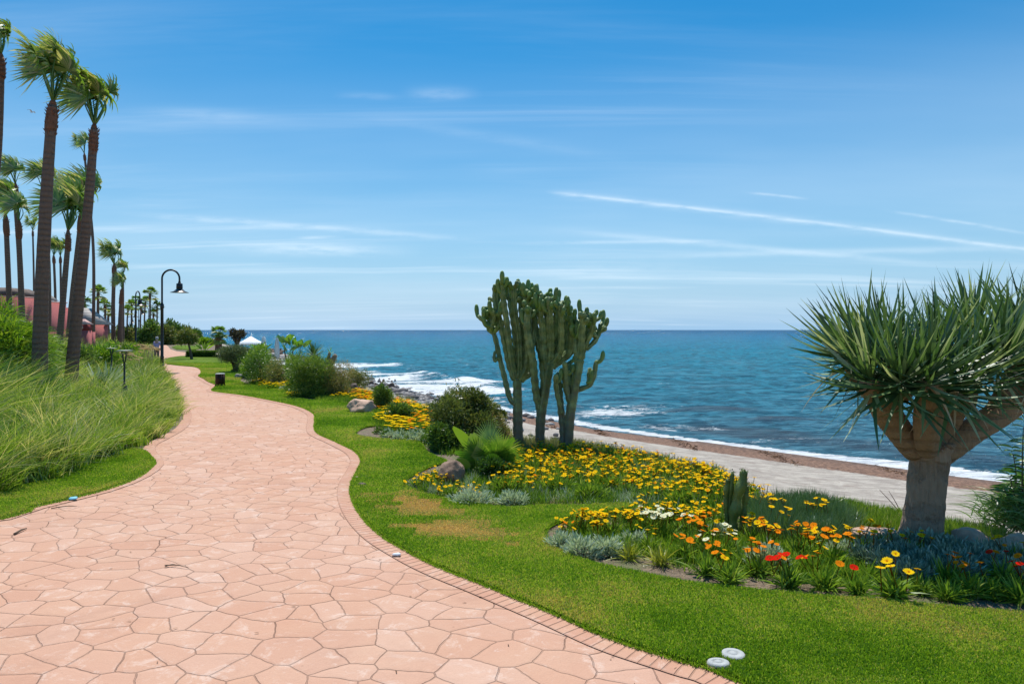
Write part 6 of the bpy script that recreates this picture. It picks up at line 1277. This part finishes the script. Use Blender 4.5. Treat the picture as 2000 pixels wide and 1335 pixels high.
front = [(1230, 1092, [], 0, 1.0, 'flowerless yellow-green tuft at the front edge of the bed, left one', 'y'), (1290, 1104, [], 0, 1.05, 'flowerless yellow-green tuft at the bed edge, right of the left one', 'y'), (1423, 1140, [O_, Y], 4, 1.15, 'front clump with two orange and yellow blooms right under the small cactus', ''),
         (1378, 1122, [O_], 4, 1.1, 'clump with orange blooms at the bed edge left of the small cactus foot', ''), (1481, 1122, [O_], 5, 1.05, 'clump with reddish orange blooms in a diagonal row in front of the silver mound', ''), (1541, 1148, [Rd, Rd, O_, Rd], 5, 1.15, 'clump with bright red blooms at the middle of the bed edge', ''),
         (1610, 1150, [O_], 2, 1.15, 'clump with one light orange bloom right of the red-flowered clump', ''), (1676, 1160, [Rd], 1, 1.05, 'clump topped by one single red bloom', ''), (1745, 1168, [Y], 4, 1.3, 'big clump with a cluster of pure yellow blooms at the bed edge', ''), (1625, 1105, [O_, Y], 7, 1.2, 'tall clump with a tight orange and yellow bunch of blooms', ''),
         (1895, 1165, [O_], 4, 1.15, 'shaded clump with dark orange blooms in front of the dragon tree', ''), (1985, 1176, [Rd, O_], 3, 1.2, 'clump with one red bloom cut by the right edge', ''), (1960, 1140, [O_, Rd], 4, 1.1, 'shaded clump of orange and brick-red blooms near the right edge', ''), (1850, 1140, [O_], 2, 1.1, 'shaded clump with orange blooms left of the right-hand ones', ''),
         (1680, 1092, [Y, O_], 6, 1.1, 'clump of yellow blooms left of the blue-grey mounds', ''), (1560, 1090, [O_, Y], 7, 1.1, 'clump of orange-yellow blooms behind the red ones', ''), (1500, 1078, [Y, O_], 8, 1.05, 'clump of yellow-orange blooms above the silver mound', ''), (1470, 1062, [O_, Y], 8, 1.05, 'orange clump just right of the small cactus', ''),
         (1350, 1072, [O_], 7, 1.15, 'dense deep orange clump left of the small cactus', ''), (1385, 1090, [O_, Wh], 5, 1.0, 'clump mixing orange and cream blooms left of the small cactus', ''), (1420, 1085, [Wh, Y], 6, 1.0, 'clump with cream and yellow blooms at the small cactus foot', ''), (1300, 1052, [Wh], 8, 1.1, 'clump of cream white blooms, right one of two', ''),
         (1268, 1044, [Wh], 8, 1.1, 'clump of cream white blooms, left one of two', ''), (1330, 1045, [Y, Wh], 7, 1.0, 'yellow clump behind the cream white ones', ''), (1240, 1052, [Y], 9, 1.1, 'yellow clump left of the cream white ones', ''), (1190, 1048, [Y], 9, 1.05, 'yellow clump rising from the silver leaves', ''), (1140, 1045, [Y], 10, 1.0, 'leftmost yellow clump of the front bed', ''),
         (1165, 1062, [Y], 6, .95, 'yellow clump among silver leaves at the left tip of the bed', ''), (1105, 1062, [O_, Y], 5, .8, 'small orange-yellow clump at the very tip of the bed', ''), (1385, 1052, [Y, O_], 7, 1.0, 'yellow clump touching the left side of the small cactus', ''), (1590, 1025, [Y], 7, 1.1, 'yellow clump on top of the fine green mound', ''),
         (1510, 1015, [Y], 6, 1.0, 'yellow clump just right behind the small cactus', ''), (1530, 1042, [Y], 3, 1.0, 'sparse yellow clump before the fine green mound', ''), (1790, 1092, [Y, O_], 4, 1.0, 'few blooms in the blue-grey mounds under the dragon tree', ''), (1720, 1078, [O_, Y], 4, 1.0, 'orange-yellow blooms at the left rim of the blue-grey mounds', ''), (1975, 1105, [Y], 2, 1.0, 'single yellow bloom on the blue-grey mounds at the right', '')]
for i, (px, py, cols, nf, sc, lab, f_) in enumerate(front):
    plant(lab, G(px, py), cols, int(nf*2.1) if py < 1100 else max(nf, int(nf*1.6)) if nf > 1 else nf, sc, 500+i, 'gazania clumps of the front bed', fol=FOLY if f_ == 'y' else None, hz=(.15, .21))
ORD = ['leftmost', 'second from the left', 'third from the left', 'fourth from the left', 'fifth from the left', 'sixth from the left', 'seventh from the left', 'eighth from the left', 'ninth from the left', 'tenth from the left', 'eleventh from the left']
def rank_labels(pts, cuts, rows, fmt):
    # one label per point: its row (front, middle, back) and its rank within the row
    row = [sum(p[1] < c for c in cuts) for p in pts]; out = []
    for i, p in enumerate(pts):
        k = sorted([pts[j][0] for j in range(len(pts)) if row[j] == row[i]]).index(p[0]); out.append(fmt % (ORD[k], rows[row[i]]))
    return out
gaps = [(1265, 1075), (1330, 1090), (1215, 1078), (1450, 1105), (1520, 1110), (1585, 1118), (1650, 1130), (1700, 1135), (1575, 1068), (1640, 1078), (1360, 1035), (1300, 1022), (1410, 1030), (1800, 1160), (1930, 1165), (1850, 1172)]
GL = rank_labels(gaps, (1100, 1050), ('front', 'middle', 'rear'), 'small gazania, %s of the gap fillers in the bed\'s %s row')
# second rows, generated between the named ones
rr = random.Random(5)
for k, (px, py, c) in enumerate([(1265, 1075, [Y]), (1330, 1090, [O_]), (1215, 1078, []), (1450, 1105, [O_]), (1520, 1110, [O_]), (1585, 1118, [Y]), (1650, 1130, []), (1700, 1135, []), (1575, 1068, [O_]), (1640, 1078, [Y]), (1360, 1035, [Y]), (1300, 1022, [Y]), (1410, 1030, [Y, O_]), (1800, 1160, []), (1930, 1165, []), (1850, 1172, [])]):
    plant(GL[k], G(px, py), c, 3*len(c)*(2 if py < 1080 else 1), rr.uniform(.85, 1.05), 560+k, 'gap-filling gazanias of the front bed')
protos = [plant('yellow gazania in the dense yellow mass below the tall cacti', (0, 0, 0), [Y, Y, Y, O_][:(3 if k < 5 else 4)], 12+k % 5, 1., 600+k, 'yellow gazanias below the tall cacti', hz=(.08, .16), spread=.17) for k in range(7)]
Pp = scatter(bedBf, 700, 21); sel = []
for q in Pp:
    if all((q[0]-a[0])**2+(q[1]-a[1])**2 > .16**2 for a in sel): sel.append(q)
sel = sel[:215]
for i, q in enumerate(sel):
    if i < 7: protos[i].location = (q[0], q[1], 0)
    else: copy_tree(protos[i % 7], (q[0], q[1], 0), rr.uniform(0, 6), rr.uniform(.85, 1.15))
for i, (px, py) in enumerate([(812, 952), (832, 945), (848, 938), (838, 955), (860, 950), (880, 970), (905, 965), (930, 975), (1265, 1005), (1290, 1012), (1320, 1008), (1350, 1015), (1240, 1018), (1380, 1012), (1160, 1028), (1120, 1035), (1455, 985), (1480, 990), (1470, 975)]):
    q = G(px, py); copy_tree(protos[i % 5], q, rr.uniform(0, 6), .85, 'yellow gazania at the rim of the two flower beds, away from the dense mass', 'scattered rim gazanias')
# small distant flower clumps: foliage and blossoms only
def far_clump(seed, c, n=60, R=.22):
    r = np.random.default_rng(seed); t = thing('flower_clump', 'x', 'flower'); a = r.random(n)*6.28; q = np.sqrt(r.random(n))*R; v, f = flower_mesh(1, .042).V[0], None
    mb = MB(); k = 9; aa = np.arange(k)/k*2*PI; base = np.column_stack([np.cos(aa)*.036, np.sin(aa)*.036, np.full(k, .006)]); base = np.vstack([base, [[0, 0, 0]]]); T_ = np.array([(9, i, (i+1) % 9) for i in range(9)])
    for i in range(n): mb.add(base+[math.cos(a[i])*q[i], math.sin(a[i])*q[i], .13+.05*r.random()-q[i]*.2], None, T_, .5+.5*r.random())
    mb.build('blossoms', M['f_'+c], t); fm = MB(); m = 420; a = r.random(m)*6.28; qq = np.sqrt(r.random(m))*R; blades(fm, np.column_stack([np.cos(a)*qq, np.sin(a)*qq, np.zeros(m)]), np.stack([np.cos(a)*.4, np.sin(a)*.4, np.ones(m)], 1)+r.normal(0, .3, (m, 3)), r.uniform(.07, .15, m), .014, None, 2, 'leaf', np.clip(r.normal(.4, .2, m), 0, 1)); fm.build('foliage', M['gazleaf'], t); return t
FC = {'yellow': [far_clump(1, 'yellow', 20), far_clump(2, 'yellow', 12)], 'orange': [far_clump(3, 'orange', 14), far_clump(4, 'orange', 12)]}
used = set()
def put(poly, n, cfun, label, group, seed, mind=.26, sc=(.8, 1.2)):
    sel = []; r = random.Random(seed)
    for q in scatter(poly, n*6, seed):
        if all((q[0]-a[0])**2+(q[1]-a[1])**2 > mind**2 for a in sel) and len(sel) < n: sel.append(q)
    for q in sel:
        c = cfun(q, r); k = r.randrange(2); src = FC[c][k]
        if (c, k) not in used:
            used.add((c, k)); src.location = (q[0], q[1], 0); src['label'] = label; src['group'] = group
        else: copy_tree(src, (q[0], q[1], 0), r.uniform(0, 6), r.uniform(*sc), label, group)
put([(738, 838), (755, 812), (735, 792), (760, 784), (830, 808), (900, 845), (880, 862), (840, 845), (800, 850)], 44, lambda q, r: 'yellow' if r.random() < .8 else 'orange', 'yellow or orange flower clump between the pinkish boulder and the largest olive shrub', 'flower clumps behind the lawn tip', 1, .22)
put([(655, 778), (660, 768), (700, 768), (745, 780), (760, 792), (730, 792), (700, 782)], 26, lambda q, r: 'orange' if r.random() < .45 else 'yellow', 'orange flower clump on the cliff side of the pinkish boulder', 'orange clumps by the boulder', 2, .24)
put([(500, 748), (560, 748), (585, 762), (545, 762), (505, 756)], 26, lambda q, r: 'yellow', 'yellow flower clump left of the big billowing shrub', 'yellow clumps in the far bed', 3, .3)
put([(565, 772), (585, 768), (592, 774), (572, 779)], 6, lambda q, r: 'yellow', 'yellow-green flower clump at the foot of the big billowing shrub', 'clumps at the billowing shrub foot', 4, .25, (.6, .8))
# silver mounds
def mound(label, px, py, w, h, m, seed, L=.07, group=None, wid=.011, n=900, loc=None, name='silver_mound'):
    g = G(px, py) if loc is None else np.array(loc, float); k = g[1]/F; t = thing(name, label, 'plant', g, group=group); mb = MB(); r = np.random.default_rng(seed); rx = w/2*k; hh = h*k; u = norm(r.normal(size=(n, 3))+[0, 0, .5]); u[:, 2] = np.abs(u[:, 2]); s = r.uniform(.5, 1, n)[:, None]*(1+.15*np.sin(u[:, :1]*7+seed)+.12*np.sin(u[:, 1:2]*9))
    blades(mb, u*s*[rx, rx*.8, hh*.85], u+r.normal(0, .35, (n, 3))+[0, 0, .4], L*r.uniform(.6, 1.2, n), wid, np.array([0, 0, -.1]), 3, 'leaf', np.clip(r.normal(.5, .2, n), 0, 1)); mb.build('foliage', m, t)
    st = MB()
    for q in range(5): a = q*1.25; tube(st, [(0, 0, -.01), (math.cos(a)*rx*.3, math.sin(a)*rx*.3, hh*.3), (math.cos(a)*rx*.55, math.sin(a)*rx*.5, hh*.6)], [.008, .006, .003], 5, 4)
    st.build('stem', M['twig'], t)
for i, (px, py, w, h, lab) in enumerate([(1098, 1070, 60, 30, 'silver-leaved mound at the left tip of the front bed'), (1135, 1084, 78, 38, 'widest silver-leaved mound at the left front of the bed'), (1185, 1082, 70, 34, 'silver-leaved mound under the yellow clump, right of the widest one'), (1240, 1066, 60, 26, 'silver mound in front of the cream white blooms'),
        (1498, 1108, 92, 48, 'bright silver mound in the middle of the front bed behind the red blooms'), (1400, 1050, 40, 26, 'little silver mound behind the small cactus'), (920, 985, 80, 34, 'silver-green mound left below the young fan palm'), (1000, 985, 60, 26, 'silver-green mound at the lower rim of the yellow mass'), (1600, 1045, 60, 30, 'pale mound on the fine green mass'), (1640, 1085, 50, 26, 'silver mound before the tan rock')]):
    mound(lab, px, py, w, h, M['silver'], 700+i, .05)
bm_ = [(1690, 1100), (1730, 1112), (1765, 1095), (1800, 1110), (1840, 1098), (1745, 1075), (1785, 1072), (1870, 1112), (1905, 1100), (1945, 1115), (1985, 1105), (1830, 1125), (1780, 1130), (1880, 1130), (1930, 1092), (1970, 1130), (2010, 1125), (1700, 1082), (1820, 1075), (1860, 1085)]
BL = rank_labels(bm_, (1120, 1094), ('front', 'middle', 'back'), 'shade-toned blue-grey mound, %s in the %s row under the dragon tree')
r = random.Random(3)
for i, (px, py) in enumerate([(1690, 1100), (1730, 1112), (1765, 1095), (1800, 1110), (1840, 1098), (1745, 1075), (1785, 1072), (1870, 1112), (1905, 1100), (1945, 1115), (1985, 1105), (1830, 1125), (1780, 1130), (1880, 1130), (1930, 1092), (1970, 1130), (2010, 1125), (1700, 1082), (1820, 1075), (1860, 1085)]):
    mound(BL[i], px, py, 78, 36, M['silver_shaded'], 720+i, .055, 'blue-grey mounds under the dragon tree', n=800)
for i in range(22):
    g = scatter([(735, 845), (820, 850), (845, 868), (760, 860)], 30, 31)[i]; mound('grey-green mound along the lawn edge below the orange flowers', 0, 0, 26, 15, M['silver' if i % 3 else 'shrub'], 750+i, .05, 'small mounds along the middle lawn edge', n=200, loc=(g[0], g[1], 0), wid=.014)
for i in range(16):
    g = scatter([(520, 758), (575, 764), (565, 772), (640, 776), (600, 764), (540, 750)], 30, 32)[i]; mound('small green mound along the far lawn edge by the yellow clumps', 0, 0, 16, 9, M['silver' if i % 2 else 'bright'], 780+i, .08, 'small mounds along the far lawn edge', n=160, loc=(g[0], g[1], 0), wid=.02)
for i, (px, py, w) in enumerate([(1085, 958, 90), (1150, 972, 80), (985, 962, 70), (1180, 958, 60), (1330, 985, 70)]):
    mound(['rounded green mound in the centre of the yellow mass', 'bright green mound before the yellow mass, second from the right', 'green mound right of the young fan palm foot', 'small green mound between yellow flowers', 'green mound at the right front of the yellow mass'][i], px, py, w, 30, M['gazleaf'], 800+i, .06, name='green_mound', n=1300, wid=.008)
cover('dry_litter', 'dry brown leaf litter in the gap of the yellow flower bed', scatter([(1065, 975), (1110, 965), (1125, 985), (1090, 992)], 300, 41), M['dryplume'], .02, .07, .005, 41, 6, 1.8, .3)
cover('dry_litter', 'bits of straw and dry leaves on the bare soil along the front bed', scatter([(1100, 1085), (1250, 1120), (1450, 1155), (1750, 1180), (1990, 1200), (1990, 1180), (1750, 1160), (1450, 1135), (1250, 1100)], 700, 42), M['dryplume'], .01, .05, .004, 42, 3, 2.2, .4)
cover('dry_litter', 'bits of straw on the bare soil at the left tip of the yellow bed', scatter([(786, 946), (810, 935), (900, 975), (860, 978)], 300, 43), M['dryplume'], .01, .05, .004, 43, 3, 2.2, .4)
cover('bed_grass', 'bright yellow-green leaves crowding the front half of the flower bed', scatter([(1120, 1050), (1260, 1035), (1420, 1050), (1560, 1075), (1700, 1090), (1680, 1145), (1560, 1132), (1430, 1118), (1300, 1090), (1180, 1072)], 420, 44), M['bright'], .07, .15, .008, 44, 16, .45, .6)
cover('bed_grass', 'fresh green leaves between the yellow flowers', scatter(bedBf, 420, 45), M['bright'], .05, .13, .008, 45, 14, .5, .45)
def strew(name, label, pts, m, seed, l0, l1, w, z):
    rg = np.random.default_rng(seed); n = len(pts); a = rg.random(n)*6.28; mb = MB(); zz = z if np.ndim(z) else np.full(n, z)
    blades(mb, np.column_stack([pts, zz+.003]), np.stack([np.cos(a), np.sin(a), rg.uniform(0, .25, n)], 1), rg.uniform(l0, l1, n), w, np.stack([-np.sin(a)*.3, np.cos(a)*.3, -.1+0*a], 1), 3, 'leaf', rg.random(n), side=np.stack([0*a, 0*a, 1+0*a], 1)); return tag(mb.build(name, m), label, 'litter', kind='stuff')
rg = np.random.default_rng(46); q = np.column_stack([rg.uniform(-7, 2, 4000), rg.uniform(2.8, 16, 4000)]); q = q[inside(q, path_poly)]; dd = np.minimum(pdist(q, rightE), pdist(q, leftE)); q = q[rg.random(len(q)) < .04+.5*np.exp(-dd/.25)]
strew('leaf_litter', 'tiny dry leaves and grit scattered on the paving, mostly along its edges', q, M['weed'], 47, .012, .035, .006, .014)
i0 = rg.integers(0, 150, 5000); f = rg.uniform(.12, .8, 5000); q = crestc[i0]*(1-f[:, None])+shorec[i0]*f[:, None]; q = q[(rg.random(len(q)) < .35) & (q[:, 1] > 5)]; zq = beach_z(q)[0]; strew('beach_debris', 'scattered bits of seaweed and wood on the dry sand', q, M['weed'], 48, .02, .10, .012, zq+.03)
# tall weeds left of the dragon tree, taller wisps at the sand edge
D = 6.4; t = thing('dry_stalks', 'two bent dry stalks sticking up left of the dragon tree trunk', 'plant', (X(1758, D), D, -.1)); mb = MB()
for q in ([(1766, 1010), (1745, 985), (1718, 956)], [(1762, 1010), (1752, 985), (1736, 958)]): tube(mb, [P(*a, D)-np.array(t.location) for a in q], [.005, .004, .002], 10, 5)
mb.build('stem', M['twig'], t)

# ------------------------------------------------------------------ small things on lawn and path
for px, py, w, lab, oval in [(1432, 1291, 46, 'round pale concrete cover in the front lawn, the farther one', 0), (1403, 1308, 44, 'oval pale concrete slab in the lawn, nearer the brick edging', 1)]:
    g = G(px, py); k = g[1]/F; t = thing('ground_cover_disc' if False else 'drain_cover', lab, 'drain cover', (g[0], g[1], .030)); mb = MB(); R = w/2*k
    lathe(mb, [(0, .014), (R*.35, .015), (R*.37, .010), (R*.42, .010), (R*.44, .015), (R*.93, .013), (R, .003), (R*1.0, -.02)], 36)
    v = mb.V[0]; v[:, 0] *= 1.0; v[:, 1] *= (1.0 if not oval else .8); mb.build('cover', M['concrete'], t, smooth=False); mb = MB(); lathe(mb, [(R*1.0, -.02), (R*1.09, .004), (R*1.13, -.01)], 36); mb.V[0][:, 1] *= (1 if not oval else .8); mb.build('rim', M['soil'], t)
def crumple(label, px, py, s, m, seed, name='litter'):
    g = G(px, py, .02); mb = MB(); rock(mb, (0, 0, s*.25), (s, s*.7, s*.4), seed, 2, .9); o = mb.build(name, m, smooth=False); o.location = g; tag(o, label, 'litter')
crumple('crumpled grey-white litter on the brick edging', 775, 1084, .035, M['paper'], 1); crumple('scrap of turquoise paper at the left lawn edge', 143, 975, .05, M['cyan'], 2); crumple('small dark debris on the lawn beside the path bend', 708, 948, .05, M['rockdark'], 3); crumple('pale pebble at the path bend', 697, 933, .03, M['rockpink'], 4)
def stick(label, p0, p1, r0):
    g0, g1 = G(*p0, .022), G(*p1, .022); mb = MB(); tube(mb, [(0, 0, 0), (g1-g0)*.5+[0, .01, .006], g1-g0], [r0, r0*.8, r0*.4], 10, 6); o = mb.build('twig', M['twig']); o.location = g0; tag(o, label, 'twig')
stick('short dark twig on the path near the left edge', (28, 1042), (52, 1031), .010); stick('thin forked twig lying in the middle of the paving', (322, 1103), (368, 1108), .004); stick('thin twig beside the forked one', (322, 1106), (345, 1102), .003); stick('long thin dry stalk at the tall grass edge', (100, 992), (150, 988), .005); stick('straw stalk lying on the front lawn', (1362, 1226), (1400, 1234), .003)
# seagull
D = 60.; g = P(62, 219, D); t = thing('seagull', 'tiny gull flying in front of the sky left of the tallest palm', 'bird', g); mb = MB(); tube(mb, [(-.18, 0, .02), (-.08, 0, 0), (.06, 0, 0), (.16, 0, .03), (.22, 0, .02)], [.01, .045, .06, .035, .008], 14, 8); mb.build('body', M['bird'], t)
for s in (-1, 1):
    mb = MB(); v = np.array([[.07, 0, .02], [-.07, 0, .02], [-.03, s*.22, .12], [.08, s*.22, .13], [-.06, s*.5, .05], [-.01, s*.5, .06]]); mb.add(np.vstack([v, v+[0, 0, .012]]), [(0, 1, 2, 3), (3, 2, 4, 5), (9, 8, 7, 6), (11, 10, 8, 9)]); mb.build('wing', M['bird'], t)
